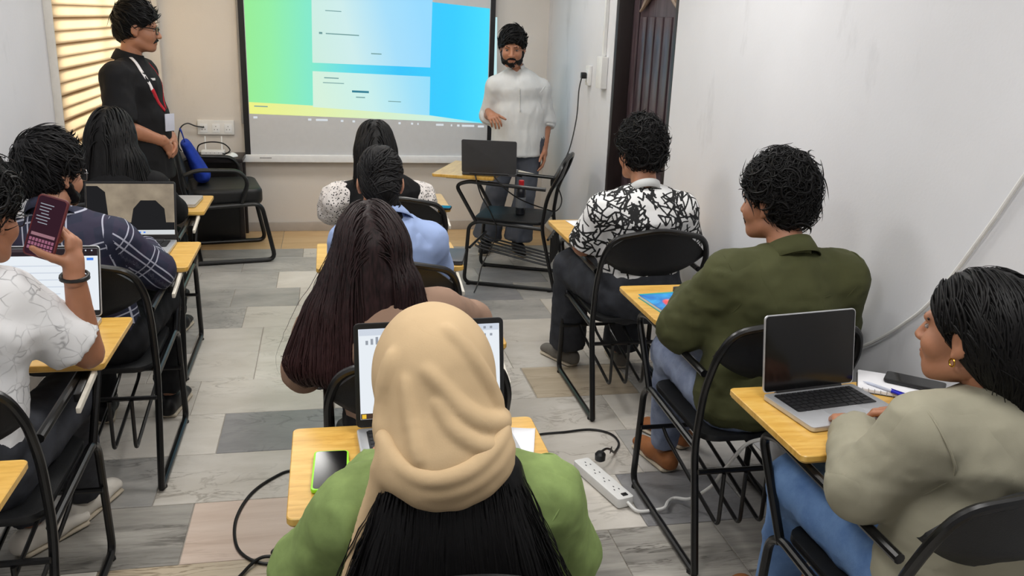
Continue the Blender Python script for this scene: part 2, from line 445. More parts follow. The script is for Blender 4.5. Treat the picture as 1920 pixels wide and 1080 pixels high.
sw = MB(); sl_, sr_ = -.592, 1.268
sw.box(((sl_+sr_)/2, .012, 1.52), (sr_-sl_, .003, 1.80)); sw.build('fabric', M_scrfab, scr)
for x0, x1 in ((sl_-.042, sl_), (sr_, sr_+.040)):
    MB().box(((x0+x1)/2, .011, 1.50), (x1-x0, .004, 1.76)).build('side_border', M_scrblk, scr)
MB().box(((sl_+sr_)/2, .011, 2.39), (sr_-sl_+.082, .004, .06)).build('top_border', M_scrblk, scr)
bb = MB().box((.25, .008, .600), (1.94, .036, .058)).build('bottom_bar', M_bar, scr, bevel=.008)
MB().box((-.48, -.0105, .606), (.09, .001, .008)).build('maker_label', plain('grey_print', rgb(150, 152, 156), .6), bb)
for x in (-.722, 1.222): MB().box((x, .008, .600), (.012, .042, .064)).build('end_cap', M_trunk, bb, bevel=.006)
MB().box((.31, .02, 2.48), (2.1, .09, .09)).build('roller_case', M_bar, scr, bevel=.02)
# projected picture (slightly skewed by the projector)
def quad(name, pts, y, mat, parent=scr):
    n = len(pts); v = [(x, y, z) for x, z in pts]
    mb = MB(); mb.add(v, [tuple(range(n))]); return mb.build(name, mat, parent, smooth=False)
def pk(x):   # lower edge of the picture
    return .942-.026*(x+.592)
def img(x, dz): return (x, pk(x)+dz)
gs = [(0, rgb(150, 236, 150)), (.10, rgb(146, 238, 165)), (.27, rgb(128, 232, 205)), (.45, rgb(90, 216, 238)), (.62, rgb(54, 196, 250)), (.85, rgb(52, 205, 255)), (1, rgb(70, 222, 255))]
PY = .0100
PIC = grad_emit('projected_page', gs, -.6, 1.27)
quad('projected_page', [img(-.588, 0), img(1.262, 0), (1.262, 1.783), (-.588, 1.905)], PY, PIC)
WINM = grad_emit('projected_window', [(0, rgb(205, 236, 222)), (.35, rgb(205, 236, 236)), (.7, rgb(165, 222, 250)), (1, rgb(150, 218, 255))], -.12, .82, tilt=.25)
WINM2 = grad_emit('projected_lower_window', [(0, rgb(212, 240, 220)), (.4, rgb(200, 238, 236)), (.75, rgb(160, 224, 248)), (1, rgb(140, 220, 252))], -.12, .82, tilt=.25)
quad('projected_window', [(-.105, 1.335), (.800, 1.322), (.812, 1.85), (-.098, 1.875)], .0094, WINM)
quad('projected_window', [(-.11, 1.0), (.796, .95), (.800, 1.252), (-.106, 1.272)], .0094, WINM2)
M_yel = grad_emit('projected_yellow_strip', [(0, rgb(236, 240, 130)), (.3, rgb(226, 240, 170)), (.75, rgb(205, 238, 222)), (1, rgb(120, 225, 250))], -.6, 1.27)
quad('projected_strip', [img(-.588, 0), img(1.262, 0), img(.80, .045), img(-.11, .082), img(-.588, .088)], .0097, M_yel)
M_txt = emit('projected_text', rgb(120, 160, 160), 1); M_txt2 = emit('projected_dark_text', rgb(60, 130, 150), 1); M_icon = emit('projected_icon', rgb(214, 220, 224), 1)
for x, zz, wd, hh, mt in ((.0, 1.553, .25, .008, M_txt), (-.05, 1.556, .025, .016, M_txt), (.34, 1.415, .08, .008, M_txt), (-.02, 1.225, .11, .008, M_txt), (-.03, 1.188, .16, .006, M_txt),
                      (.19, 1.126, .13, .016, M_txt2), (.22, 1.082, .07, .008, M_txt), (.47, 1.055, .10, .006, M_txt), (.0, 1.72, .12, .006, M_txt), (-.55, 1.0, .1, .008, M_txt)):
    quad('text_line', [(x, zz-hh/2), (x+wd, zz-hh/2-.026*wd), (x+wd, zz+hh/2-.026*wd), (x, zz+hh/2)], .0089, mt)
for x, wd in ((-.56, .03), (-.15, .025), (-.09, .09), (.1, .02), (.19, .02), (.55, .018), (.65, .016), (.7, .01), (.85, .06), (.97, .01), (1.02, .02), (1.06, .1), (1.19, .05)):
    z0 = pk(x)-.035; quad('taskbar_icon', [(x, z0), (x+wd, z0), (x+wd, z0+.016), (x, z0+.016)], .0089, M_icon)
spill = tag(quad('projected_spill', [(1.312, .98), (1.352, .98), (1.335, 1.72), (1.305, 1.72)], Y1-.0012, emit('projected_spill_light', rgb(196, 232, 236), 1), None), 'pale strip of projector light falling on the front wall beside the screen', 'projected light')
# conduit left of the screen
tag(MB().tube([(-.638, 7.155, .86), (-.638, 7.155, CEIL-.002)], .016, 10).build('wall_conduit', M_greypipe), 'thin grey vertical pipe on the front wall left of the screen', 'pipe')

# ------------------------------------------------------------------ writing chairs
M_tube = plain('black_enamelled_steel', rgb(13, 13, 14), .3, .25, 40, spec=.5)
M_pad = plain('black_moulded_plastic', rgb(17, 18, 20), .48, .25, 60, .15, 300)
m, nt, b = new_mat('yellow_laminate')
v = coords(nt, (1.2, 7, 1), rot=(0, 0, .12))
c = ramp(nt, noise(nt, v, 6, 6, .65, .5), [(.28, rgb(192, 142, 58)), (.5, rgb(216, 170, 82)), (.75, rgb(228, 190, 108))])
nt.links.new(c, b.inputs['Base Color']); b.inputs['Roughness'].default_value = .32; M_board = m
M_edge = plain('pale_board_edge', rgb(214, 176, 104), .6, .15)
M_brk = plain('cream_metal_bracket', rgb(222, 216, 202), .35, .06)
HW = .235
def make_chair():
    root = empty('writing_chair')
    for s in (-1, 1):
        x = s*HW
        # foot rail, front leg and seat rail bent from one tube
        MB().tube(fillet([(x, .0, .014), (x, .61, .014), (x*.98, .585, .40), (x*.98, .53, .435), (x*.98, .10, .415)], .05), .0125, 10).build('side_frame', M_tube, root)
        MB().tube(fillet([(x*.98, .53, .42), (x*1.02, .675, .665), (x*1.02, .60, .695), (x*1.0, .085, .675)], .06), .0125, 10).build('arm_loop', M_tube, root)
        for yy in (.03, .58): MB().tube([(x, yy, .0), (x, yy, .008)], .015, 8).build('rubber_foot', M_blackcable, root)
    # rear legs and back hoop
    hoop = [(-HW, 0, .014), (-HW, .10, .42), (-HW, .075, .62), (-HW*1.0, .01, .76), (-HW*.86, -.02, .845), (0, -.045, .885), (HW*.86, -.02, .845), (HW, .01, .76), (HW, .075, .62), (HW, .10, .42), (HW, 0, .014)]
    MB().tube(fillet(hoop, .06, 5), .0125, 10).build('back_hoop', M_tube, root)
    # lens shaped back pad
    n = 22; vs = []; fs = []
    for k in range(n+1):
        t = -1+2*k/n; w = max(0., 1-abs(t)**2.4)
        zc = .755+.012*w; hh = .012+.1*w; x = t*(HW-.006); y0 = -.028*(1-t*t)+.028
        for zz, yy in ((-hh, .055), (-hh*.5, .018), (hh*.3, -.012), (hh, -.03)):
            for th in (0, .016): vs.append(V(x, y0+yy*(.25+.75*w)+th, zc+zz))
    for k in range(n):
        a = k*8; c_ = a+8
        for q in range(3):
            fs.append((a+2*q, c_+2*q, c_+2*q+2, a+2*q+2)); fs.append((a+2*q+1, a+2*q+3, c_+2*q+3, c_+2*q+1))
        fs.append((a, a+1, c_+1, c_)); fs.append((a+6, c_+6, c_+7, a+7))
    fs.append((0, 2, 4, 6, 7, 5, 3, 1)); e = n*8; fs.append((e, e+1, e+3, e+5, e+7, e+6, e+4, e+2))
    MB().add(vs, fs).build('backrest', M_pad, root, angle=60)
    seat = MB().prism(rrect(-.215, .215, .09, .56, .06), .432, .456); seat.build('seat', M_pad, root, bevel=.008)
    # book basket
    for x in (-.15, -.075, 0, .075, .15):
        MB().tube(fillet([(x, .56, .255), (x, .52, .235), (x, .045, .150), (x, .045, .345)], .035), .007, 8).build('basket_rod', M_tube, root)
    MB().tube([(-HW, .575, .255), (HW, .575, .255)], .009, 8).build('cross_bar', M_tube, root)
    MB().tube([(-HW, .055, .35), (HW, .055, .35)], .009, 8).build('cross_bar', M_tube, root)
    # writing board
    top = MB().prism(rrect(-.275, .315, .42, .83, .016), .718, .735).build('writing_board', M_board, root, bevel=.002, seg=1)
    MB().prism(rrect(-.272, .312, .423, .827, .016), .7145, .7178).build('board_underside', M_edge, top)
    for s in (-1, 1):
        MB().box((s*.2, .60, .7075), (.03, .30, .012)).build('bracket', M_tube, root, bevel=.002)
    MB().box((.262, .45, .690), (.02, .24, .026), rotx(math.radians(9))).build('slide_bar', M_tube, root, bevel=.003)
    MB().box((.286, .34, .690), (.012, .20, .018), rotx(math.radians(9))).build('slide_bar_end', M_brk, root, bevel=.003)
    return root
CH = {}
chair_labels = {
 'R1': (1.36, 3.43, 0, 'black writing chair holding the person in the black and white scribble shirt'),
 'R2': (1.36, 2.27, 0, 'black writing chair holding the person in the olive green overshirt'),
 'R3': (1.36, 1.28, 0, 'black writing chair with the open silver laptop and notebook on its board'),
 'M3': (.175, 1.17, 0, 'black writing chair with the green-cased phone on its yellow board'),
 'M2': (.218, 2.10, 0, 'black writing chair holding the person with long brown hair'),
 'M1': (.216, 3.00, 0, 'black writing chair holding the person in the light blue shirt'),
 'M0': (.314, 4.13, 0, 'black writing chair nearest the screen in the middle column'),
 'L0': (-.928, 4.09, 0, 'black writing chair nearest the screen in the left column'),
 'L1': (-.863, 3.06, 0, 'black writing chair holding the person in the navy plaid shirt'),
 'L2': (-.948, 2.06, 0, 'black writing chair holding the person raising a phone'),
 'L3': (-.978, 1.09, 0, 'empty black writing chair at the lower left corner, behind the phone user'),
 'F': (1.52, 5.57, math.radians(67), 'black writing chair turned sideways before the standing presenter with grey laptop'),
}
proto = None
for k, (x, y, a, lb) in chair_labels.items():
    c_ = make_chair() if proto is None else copy_tree(proto)
    if proto is None: proto = c_
    c_.location = (x, y, 0); c_.rotation_euler = (0, 0, a)
    tag(c_, lb, 'chair', 'black writing chairs with yellow boards'); CH[k] = c_
BT = .735   # top of the writing boards

# ------------------------------------------------------------------ laptops
M_silver = plain('silver_aluminium', rgb(196, 198, 202), .35, .03, metal=.6)
M_greylid = plain('dark_grey_plastic', rgb(64, 64, 66), .45, .06)
M_blackpl = plain('black_plastic', rgb(20, 20, 22), .4, .1)
M_key = plain('black_key', rgb(22, 22, 25), .5, .1)
M_keygrey = plain('silver_key_deck', rgb(186, 188, 194), .4, .04, metal=.4)
M_scroff = plain('black_glass_screen', rgb(8, 8, 10), .12, .05, spec=.5)
def laptop(hinge, yaw, w, d, h, tilt, body, lid, bezel, screen, label, keys=True, keymat=None, bz=.008, deck=None):
    R_ = rotz(yaw)
    root = tag(empty('laptop', (hinge[0], hinge[1], BT+.0005), yaw), label, 'laptop', 'open laptops on the writing boards')
    base = MB().prism(rrect(-w/2, w/2, -d, 0, .012), .002, .016).build('base', body, root, bevel=.003)
    for sx in (-1, 1):
        for yy in (-d+.02, -.02): MB().tube([(sx*(w/2-.03), yy, 0), (sx*(w/2-.03), yy, .003)], .008, 8).build('rubber_foot', M_blackcable, base)
    tp = MB().prism(rrect(-.055, .055, -d+.015, -d+.09, .006), .0158, .0164).build('touchpad', deck or body, base)
    if keys:
        km = keymat or M_key
        MB().prism(rrect(-w/2+.022, w/2-.022, -.125, -.018, .004), .0157, .0163).build('key_well', M_blackpl if body is M_silver and km is M_key else body, base)
        ks = {}
        rows = [14, 14, 13, 12, 11]; kw = w-.05
        for r_, n in enumerate(rows):
            y = -.026-r_*.0185
            for i in range(n):
                cw = kw/n; k2 = round(cw, 4)
                if k2 not in ks:
                    me = MB().box((0, 0, 0), (cw-.003, .0155, .002)).mesh('key', smooth=False); me.materials.append(km); ks[k2] = me
                o = bpy.data.objects.new('key', ks[k2]); link(o, base); o.location = (-kw/2+cw*(i+.5), y, .0172)
        n = 7; wd = [.1, .08, .1, .36, .1, .08, .18]; x = -kw/2
        for q in wd:
            me = MB().box((0, 0, 0), (kw*q-.003, .0155, .002)).mesh('key', smooth=False); me.materials.append(km)
            o = bpy.data.objects.new('key', me); link(o, base); o.location = (x+kw*q/2, -.026-5*.0185, .0172); x += kw*q
    # lid: built flat then tilted about the hinge
    def M(p): return rotx(math.radians(90-tilt))@p+V(0, -.002, .018)
    ld = MB().prism(rrect(-w/2, w/2, 0, h, .012), -.006, 0, M).build('lid', lid, root, bevel=.002)
    MB().prism(rrect(-w/2+.003, w/2-.003, .003, h-.003, .01), -.0002, .0006, M).build('bezel', bezel, ld)
    sc = MB().prism([(-w/2+bz, .02), (w/2-bz, .02), (w/2-bz, h-bz*1.3), (-w/2+bz, h-bz*1.3)], .0006, .0010, M).build('display', screen, ld)
    MB().tube([(-w*.36, 0, .016), (w*.36, 0, .016)], .006, 8).build('hinge', M_blackpl, root)
    return root, ld, M
def on_screen(ld, M, name, x0, x1, y0, y1, mat, lift=.0012):
    return MB().prism([(x0, y0), (x1, y0), (x1, y1), (x0, y1)], lift, lift+.0002, M).build(name, mat, ld)
E_page = emit('lit_white_page', rgb(232, 238, 244), 1.0)
E_dark = emit('lit_dark_bar', rgb(44, 36, 40), 1.0)
E_blue = emit('lit_blue_button', rgb(70, 130, 230), 1.0)
E_grey = emit('lit_grey_text', rgb(150, 156, 166), 1.0)
E_pale = emit('lit_pale_toolbar', rgb(206, 214, 226), 1.0)
E_orange = emit('lit_orange_icon', rgb(236, 190, 60), 1.0)
# silver laptop with a dark screen (right, front)
laptop((1.292, 2.045), math.radians(8), .30, .215, .215, 9, M_silver, M_silver, M_scroff, M_scroff, 'silver laptop with a black screen in front of the person in sage grey')
# wide laptop before the head scarf
lp, ld, Mx = laptop((.232, 1.955), math.radians(2.5), .365, .245, .252, 12, M_silver, M_blackpl, M_blackpl, E_page, 'laptop showing a white document before the person in the beige head scarf', bz=.011)
on_screen(ld, Mx, 'toolbar', -.17, .17, .222, .238, E_pale); on_screen(ld, Mx, 'taskbar', -.171, .171, .0205, .034, emit('lit_brown_taskbar', rgb(74, 58, 48), 1))
for k in range(3): on_screen(ld, Mx, 'logo_stroke', -.155+k*.012, -.149+k*.012, .200, .210+.004*k, E_grey)
on_screen(ld, Mx, 'taskbar_icon', -.168, -.158, .022, .032, E_orange, .0015)
for k in range(4): on_screen(ld, Mx, 'tool_icon', .10+.016*k, .106+.016*k, .226, .232, E_grey, .0015); on_screen(ld, Mx, 'tool_icon', .10+.016*k, .106+.016*k, .208, .214, E_grey)
for k in range(5): on_screen(ld, Mx, 'text_line', -.11, .02+.02*(k % 3), .17-.02*k, .173-.02*k, E_grey)
# left, phone user's laptop
lp, ld, Mx = laptop((-.897, 2.855), math.radians(-1), .36, .24, .225, 14, M_silver, M_silver, M_blackpl, E_page, 'silver laptop with a white web page below the raised phone', bz=.007)
on_screen(ld, Mx, 'tab_bar', -.173, .173, .192, .2155, E_dark)
on_screen(ld, Mx, 'tab', -.11, .02, .205, .2135, emit('lit_tab', rgb(70, 60, 64), 1), .0015)
for k in range(3): on_screen(ld, Mx, 'window_button', .118+.018*k, .122+.018*k, .207, .211, E_pale, .0015)
on_screen(ld, Mx, 'blue_button', .14, .16, .178, .186, E_blue)
for k in range(5): on_screen(ld, Mx, 'text_line', -.08, .06+.015*(k % 2), .16-.022*k, .163-.022*k, E_pale)
# left, plaid shirt's laptop with a plain stand-in wallpaper
m, nt, b = new_mat('lit_tan_wallpaper'); v = coords(nt)
c = ramp(nt, noise(nt, v, 9, 4), [(.3, rgb(120, 108, 92)), (.7, rgb(164, 150, 128))])
b.inputs['Base Color'].default_value = (0, 0, 0, 1); nt.links.new(c, b.inputs['Emission Color']); b.inputs['Emission Strength'].default_value = 1; E_tan = m
E_wdk = emit('lit_charcoal', rgb(34, 34, 36), 1)
lp, ld, Mx = laptop((-.825, 3.87), math.radians(-1), .365, .25, .245, 14, M_silver, M_blackpl, M_blackpl, E_tan, 'laptop with a tan and charcoal wallpaper beside the person in plaid', bz=.008)
on_screen(ld, Mx, 'taskbar', -.174, .174, .0205, .040, emit('lit_pale_taskbar', rgb(208, 212, 214), 1))
for k in range(7): on_screen(ld, Mx, 'taskbar_icon', -.06+.018*k, -.052+.018*k, .027, .033, E_blue, .0015)
on_screen(ld, Mx, 'dark_ground', -.174, .174, .040, .072, E_wdk); 
MB().prism([(-.174, .072), (-.10, .072), (-.09, .10), (-.1, .20), (-.13, .225), (-.174, .225)], .0012, .0014, Mx).build('dark_block', E_wdk, ld)
MB().prism([(.0, .072), (.14, .072), (.135, .13), (.1, .165), (.04, .165), (.01, .13)], .0012, .0014, Mx).build('dark_block', E_wdk, ld)
# far left, front row
# presenter's laptop seen from behind
laptop((1.008, 5.545), math.radians(164.4), .352, .235, .222, 12, M_greylid, M_greylid, M_blackpl, E_page, 'dark grey laptop seen from behind before the standing presenter', keys=False)
# closed laptop with phone on it, colourful book (olive overshirt)
def closed_laptop(loc, yaw, w, d, mat, label):
    r_ = tag(empty('closed_laptop', loc, yaw), label, 'laptop')
    MB().prism(rrect(-w/2, w/2, -d/2, d/2, .012), .002, .012).build('base', mat, r_, bevel=.002)
    MB().prism(rrect(-w/2, w/2, -d/2, d/2, .012), .0124, .019).build('lid', mat, r_, bevel=.002)
    MB().tube([(-w*.35, d/2, .012), (w*.35, d/2, .012)], .0055, 8).build('hinge', M_blackpl, r_)
    for sx in (-1, 1):
        for sy in (-1, 1): MB().tube([(sx*(w/2-.03), sy*(d/2-.03), 0), (sx*(w/2-.03), sy*(d/2-.03), .003)], .008, 8).build('rubber_foot', M_blackcable, r_)
M_navy = plain('dark_slate_laptop', rgb(44, 46, 54), .4, .06)
closed_laptop((1.452, 2.92, BT+.0005), math.radians(8), .34, .235, M_navy, 'closed dark laptop on the board beside the colourful book')
def phone(loc, R_, w, l, case, face, label, name='phone', group=None):
    r_ = tag(empty(name, loc), label, 'phone')
    r_.rotation_euler = Matrix(R_.tolist()).to_euler()
    body = MB().prism(rrect(-w/2, w/2, -l/2, l/2, .011), 0, .0095).build('case', case, r_, bevel=.003)
    MB().prism(rrect(-w/2+.0045, w/2-.0045, -l/2+.0045, l/2-.0045, .008), .0094, .0099).build('screen', face, r_)
    cm = MB().prism(rrect(-w/2+.006, -w/2+.036, l/2-.042, l/2-.008, .006), -.002, .0).build('camera_bump', case, r_)
    MB().box((w/2, .03, .005), (.002, .02, .003)).build('side_button', case, r_)
    return r_
M_lime = plain('lime_green_silicone', rgb(150, 226, 44), .4, .05)
phone((-.012, 1.765, BT+.0025), rotz(math.radians(-2)), .078, .175, M_lime, M_scroff, 'black phone in a lime green case on the yellow board')
phone((1.625, 2.045, BT+.0145), rotz(math.radians(48)), .076, .16, M_blackpl, M_scroff, 'black phone lying on the white notebook')
phone((1.50, 2.93, BT+.022), rotz(math.radians(70)), .074, .155, M_blackpl, M_scroff, 'black phone lying on the closed dark laptop')
phone((.555, 4.55, BT+.0025), rotz(math.radians(75)), .072, .15, M_blackpl, M_scroff, 'black phone on the board beside the polka dot sleeve')
# colourful book
m, nt, b = new_mat('printed_blue_red_cover'); v = coords(nt)
t = nt.nodes.new('ShaderNodeTexCoord'); sx = nt.nodes.new('ShaderNodeSeparateXYZ'); nt.links.new(t.outputs['Object'], sx.inputs[0])
n_ = noise(nt, v, 9, 4, .6, .8)
bl_ = mixc(nt, ramp(nt, n_, [(.4, (0, 0, 0, 1)), (.6, (1, 1, 1, 1))]), rgb(24, 92, 190), rgb(52, 168, 232))
dx = mth(nt, 'POWER', mth(nt, 'MULTIPLY', mth(nt, 'ADD', sx.outputs[0], -.01), 20), 2); dy = mth(nt, 'POWER', mth(nt, 'MULTIPLY', mth(nt, 'ADD', sx.outputs[1], .03), 15), 2)
rad = mth(nt, 'ADD', mth(nt, 'ADD', dx, dy), mth(nt, 'MULTIPLY', mth(nt, 'SUBTRACT', n_, .5), 2.6))
rd = ramp(nt, rad, [(.55, (1, 1, 1, 1)), (1.0, (0, 0, 0, 1))])
c = mixc(nt, rd, bl_, ramp(nt, noise(nt, v, 22, 3), [(.35, rgb(226, 60, 70)), (.65, rgb(250, 150, 140))]))
nt.links.new(c, b.inputs['Base Color']); b.inputs['Roughness'].default_value = .3; M_cover = m
M_paper = plain('white_paper', rgb(236, 236, 240), .7, .02)
M_teal = plain('teal_cover_band', rgb(40, 170, 160), .4, .05)
bk = tag(empty('book', (1.2, 2.845, BT+.0005), math.radians(7)), 'book with a blue cover and red splash on the yellow board', 'book')
MB().prism(rrect(-.074, .076, -.108, .108, .004), .0015, .012).build('pages', M_paper, bk)
MB().prism(rrect(-.078, .078, -.112, .112, .005), .012, .0135).build('cover', M_cover, bk)
MB().prism(rrect(-.078, .078, -.112, .112, .005), 0, .0015).build('back_cover', M_teal, bk)
MB().box((0, -.10, .0137), (.152, .018, .0006)).build('cover_band', M_teal, bk); MB().box((0, .105, .0137), (.152, .010, .0006)).build('cover_band', M_teal, bk)
# notebook and pen
nb = tag(empty('notebook', (1.57, 2.055, BT+.001), math.radians(-32)), 'open white spiral notebook on the board beside the silver laptop', 'notebook')
MB().prism(rrect(-.10, .10, -.075, .075, .006), 0, .011).build('pages', M_paper, nb, bevel=.002)
MB().prism(rrect(-.102, .102, -.077, .077, .006), -.0004, .0012).build('cover', M_pad, nb)
for k in range(12):
    a = -.088+k*.016
    MB().tube([(a, -.077+.006*math.cos(t_), .006+.008*math.sin(t_)) for t_ in np.linspace(0, 2*math.pi, 9)[:-1]], .0008, 5, closed=True).build('wire_ring', M_greypipe, nb)
pn = tag(empty('pen', (1.515, 2.01, BT+.0165), math.radians(-62)), 'blue ballpoint pen lying on the open notebook', 'pen')
MB().lathe([(.0005, 0), (.0012, .004), (.0035, .014), (.004, .02), (.004, .09)], (0, 0, 0), 10, lambda p: V(p[2]-.075, p[0], p[1])).build('barrel', plain('clear_grey_plastic', rgb(190, 196, 214), .3), pn)
MB().lathe([(.0052, 0), (.0055, .002), (.0055, .055), (.004, .06)], (0, 0, 0), 12, lambda p: V(p[2]+.012, p[0], p[1])).build('cap', plain('blue_pen_cap', rgb(28, 36, 190), .3), pn)
MB().box((.03, 0, .0066), (.04, .003, .0016)).build('clip', plain('blue_pen_clip', rgb(26, 32, 180), .3), pn)
# paper sheets
def sheet(loc, yaw, w, l, label, thick=.002):
    vs = []; fs = []; n = 6
    for i in range(n+1):
        for j_ in range(n+1):
            x, y = -w/2+w*i/n, -l/2+l*j_/n; vs.append(V(x, y, .001+.004*max(0, i/n-.6)**2*4*math.sin(j_/n*2+.5)))
    fs = [(i*(n+1)+j_, (i+1)*(n+1)+j_, (i+1)*(n+1)+j_+1, i*(n+1)+j_+1) for i in range(n) for j_ in range(n)]
    o = MB().add(vs, fs).build('paper_sheet', M_paper); o.location = loc; o.rotation_euler = (0, 0, yaw)
    md = o.modifiers.new('thickness', 'SOLIDIFY'); md.thickness = thick; md.offset = 1
    return tag(o, label, 'paper')
sheet((1.30, 4.14, BT+.0005), .1, .24, .2, 'white papers on the board before the scribble shirt')
sheet((.43, 1.83, BT+.0005), -.25, .06, .2, 'white paper slip under the right edge of the document laptop')
closed_laptop((.40, 3.56, BT+.0005), math.radians(-12), .30, .21, M_greylid, 'closed grey laptop on the board before the light blue shirt')
closed_laptop((-.83, 4.72, BT+.0005), math.radians(-3), .34, .235, M_silver, 'closed silver laptop on the left board nearest the blind')
# ------------------------------------------------------------------ wall sockets, cables, power strip
def socket_plate(name, loc, axis, w, h, n, label):
    """axis 'y-': faces the room from the front wall, 'x-': from the right wall"""
    r_ = tag(empty(name, loc), label, 'socket')
    if axis == 'x-': r_.rotation_euler = (0, 0, math.radians(-90))
    MB().box((0, -.012, 0), (w, .022, h)).build('plate', M_trunk, r_, bevel=.004)
    for k in range(n):
        x = -w/2+w*(k+.5)/n
        MB().box((x, -.0245, -.006), (w/n*.62, .004, h*.62)).build('socket_face', M_bar, r_, bevel=.002)
        for dx_, dz_ in ((0, .016), (-.011, -.008), (.011, -.008)):
            MB().tube([(x+dx_, -.0255, dz_-.008), (x+dx_, -.0272, dz_-.008)], .0032, 8).build('pin_hole', M_blackpl, r_)
    return r_
socket_plate('socket_board', (-.846, Y1, .828), 'y-', .27, .11, 3, 'white triple socket board on the front wall above the router')
socket_plate('wall_socket', (X1, 5.93, 1.36), 'x-', .085, .13, 1, 'white wall socket with the black plug beside the door')
tag(MB().box((X1-.022, 5.60, 1.40), (.043, .115, .20)).build('switch_box', M_trunk, bevel=.006), 'white surface switch box on the right wall beside the dark door', 'switch box')
tag(MB().box((X1-.012, 5.61, 2.12), (.022, .03, 1.235)).build('cable_trunking', M_trunk, bevel=.003), 'slim white cable trunking rising above the switch box', 'trunking')
def cable(name, pts, r, mat, label, n=8, cat='cable'):
    return tag(MB().tube(spline(pts, n), r, 8).build(name, mat), label, cat)
# laptop charger lead from the right wall socket to the presenter's chair
ch = tag(empty('charger_cable', (X1-.03, 5.93, 1.36)), 'black charger cable hanging from the right wall socket to the presenter chair', 'cable')
MB().box((-.018, 0, 0), (.035, .035, .042)).build('plug', M_blackcable, ch, bevel=.006)
P0 = V(X1-.03, 5.93, 1.36)
MB().tube(spline([V(-.03, 0, -.015), V(-.05, -.02, -.10), V(-.07, -.07, -.28), V(-.13, -.15, -.48), V(-.2, -.2, -.60), V(-.235, -.24, -.68), V(-.20, -.28, -.80), V(-.24, -.31, -.87), V(-.33, -.34, -.85), V(-.5, -.40, -.78), V(-.62, -.45, -.70), V(-.70, -.42, -.612)], 8), .0045, 8).build('lead', M_blackcable, ch)
cable('laptop_cable', [(.93, 5.60, .742), (.915, 5.50, .735), (.95, 5.47, .62), (1.02, 5.48, .50), (1.06, 5.5, .36), (.97, 5.48, .16), (.93, 5.40, .06), (.90, 5.36, .01)], .0045, M_blackcable, 'black cable dropping from the presenter laptop past the chair legs')
# power strip
ps = tag(empty('power_strip', (.998, 2.868, 0), math.radians(15)), 'white power strip on the floor with one black plug', 'power strip')
MB().prism(rrect(-.035, .035, -.165, .165, .012), .004, .042).build('body', M_trunk, ps, bevel=.005)
for sx in (-1, 1):
    for sy in (-1, 1): MB().tube([(sx*.022, sy*.14, 0), (sx*.022, sy*.14, .006)], .006, 8).build('rubber_foot', M_blackcable, ps)
for k in range(4):
    y = .115-.068*k
    for dx_, dy_ in ((0, .014), (-.01, -.008), (.01, -.008)): MB().box((dx_, y+dy_, .0422), (.004, .008, .001)).build('pin_hole', M_greylid, ps)
MB().box((.006, -.14, .0432), (.022, .018, .004)).build('rocker_switch', M_blackpl, ps, bevel=.001)
pl = tag(empty('plug_lead', (1.03, 2.985, .043)), 'black plug and lead curling from the power strip to the middle board', 'cable')
MB().lathe([(.012, 0), (.021, .006), (.022, .03), (.014, .04)], (-.005, .01, 0), 12).build('plug', M_blackcable, pl)
MB().lathe([(.009, 0), (.013, .01), (.013, .03), (.006, .04)], (0, 0, 0), 10, lambda p: V(.055+p[2]*.5, .07+p[2]*.8, .0+p[0]+.005)).build('inline_connector', M_blackcable, pl)
MB().tube(spline([V(-.005, .02, .03), V(.03, .05, .03), V(.06, .08, .01), V(.10, .14, -.035), V(.145, .22, -.037), V(.135, .31, -.037), V(.06, .36, -.037), V(-.06, .35, -.037), V(-.18, .34, -.037), V(-.32, .29, -.037), V(-.46, .20, -.037), V(-.62, .02, -.037)], 8), .0048, 8).build('lead', M_blackcable, pl)
cable('strip_lead', [(1.045, 2.708, .025), (1.07, 2.665, .012), (1.13, 2.665, .01), (1.17, 2.66, .02), (1.20, 2.70, .02), (1.235, 2.72, .02), (1.27, 2.66, .05), (1.30, 2.56, .16), (1.29, 2.47, .27), (1.30, 2.36, .42), (1.31, 2.22, .52), (1.27, 2.16, .62), (1.24, 2.12, .70)], .0062, M_whitecable, 'white lead rising from the power strip to the silver laptop board')
cable('white_wall_cable', [(X1-.012, 1.70, 1.72), (X1-.012, 1.84, 1.53), (X1-.012, 1.937, 1.366), (X1-.012, 2.029, 1.204), (X1-.012, 2.186, .956), (X1-.012, 2.307, .83), (X1-.014, 2.424, .733), (X1-.016, 2.544, .649), (X1-.02, 2.70, .50), (X1-.03, 2.72, .3), (X1-.03, 2.66, .1), (X1-.04, 2.5, .012), (X1-.05, 2.3, .008)], .0062, M_whitecable, 'white cable sagging along the right wall behind the notebook')
cable('floor_cable', [(-.06, 3.02, .006), (-.16, 3.14, .006), (-.24, 3.09, .006), (-.31, 2.98, .006), (-.345, 2.82, .006), (-.33, 2.66, .006), (-.28, 2.57, .006), (-.21, 2.535, .006), (-.165, 2.58, .008), (-.185, 2.62, .012), (-.21, 2.58, .016), (-.17, 2.55, .016), (-.24, 2.56, .016), (-.29, 2.50, .01), (-.32, 2.40, .006), (-.25, 2.2, .006), (-.05, 2.05, .006), (.02, 1.9, .1), (.0, 1.8, .35)], .0055, M_blackcable, 'black cable looping on the floor left of the green-cased phone')
cable('small_cable', [(.0, 2.76, .52), (-.05, 2.78, .50), (-.075, 2.79, .515), (-.05, 2.8, .53), (-.02, 2.8, .49), (-.03, 2.8, .38), (-.05, 2.82, .2), (-.04, 2.85, .02), (.05, 2.95, .006)], .004, M_blackcable, 'thin black cable looping beside the dark trousers of the brown haired person')
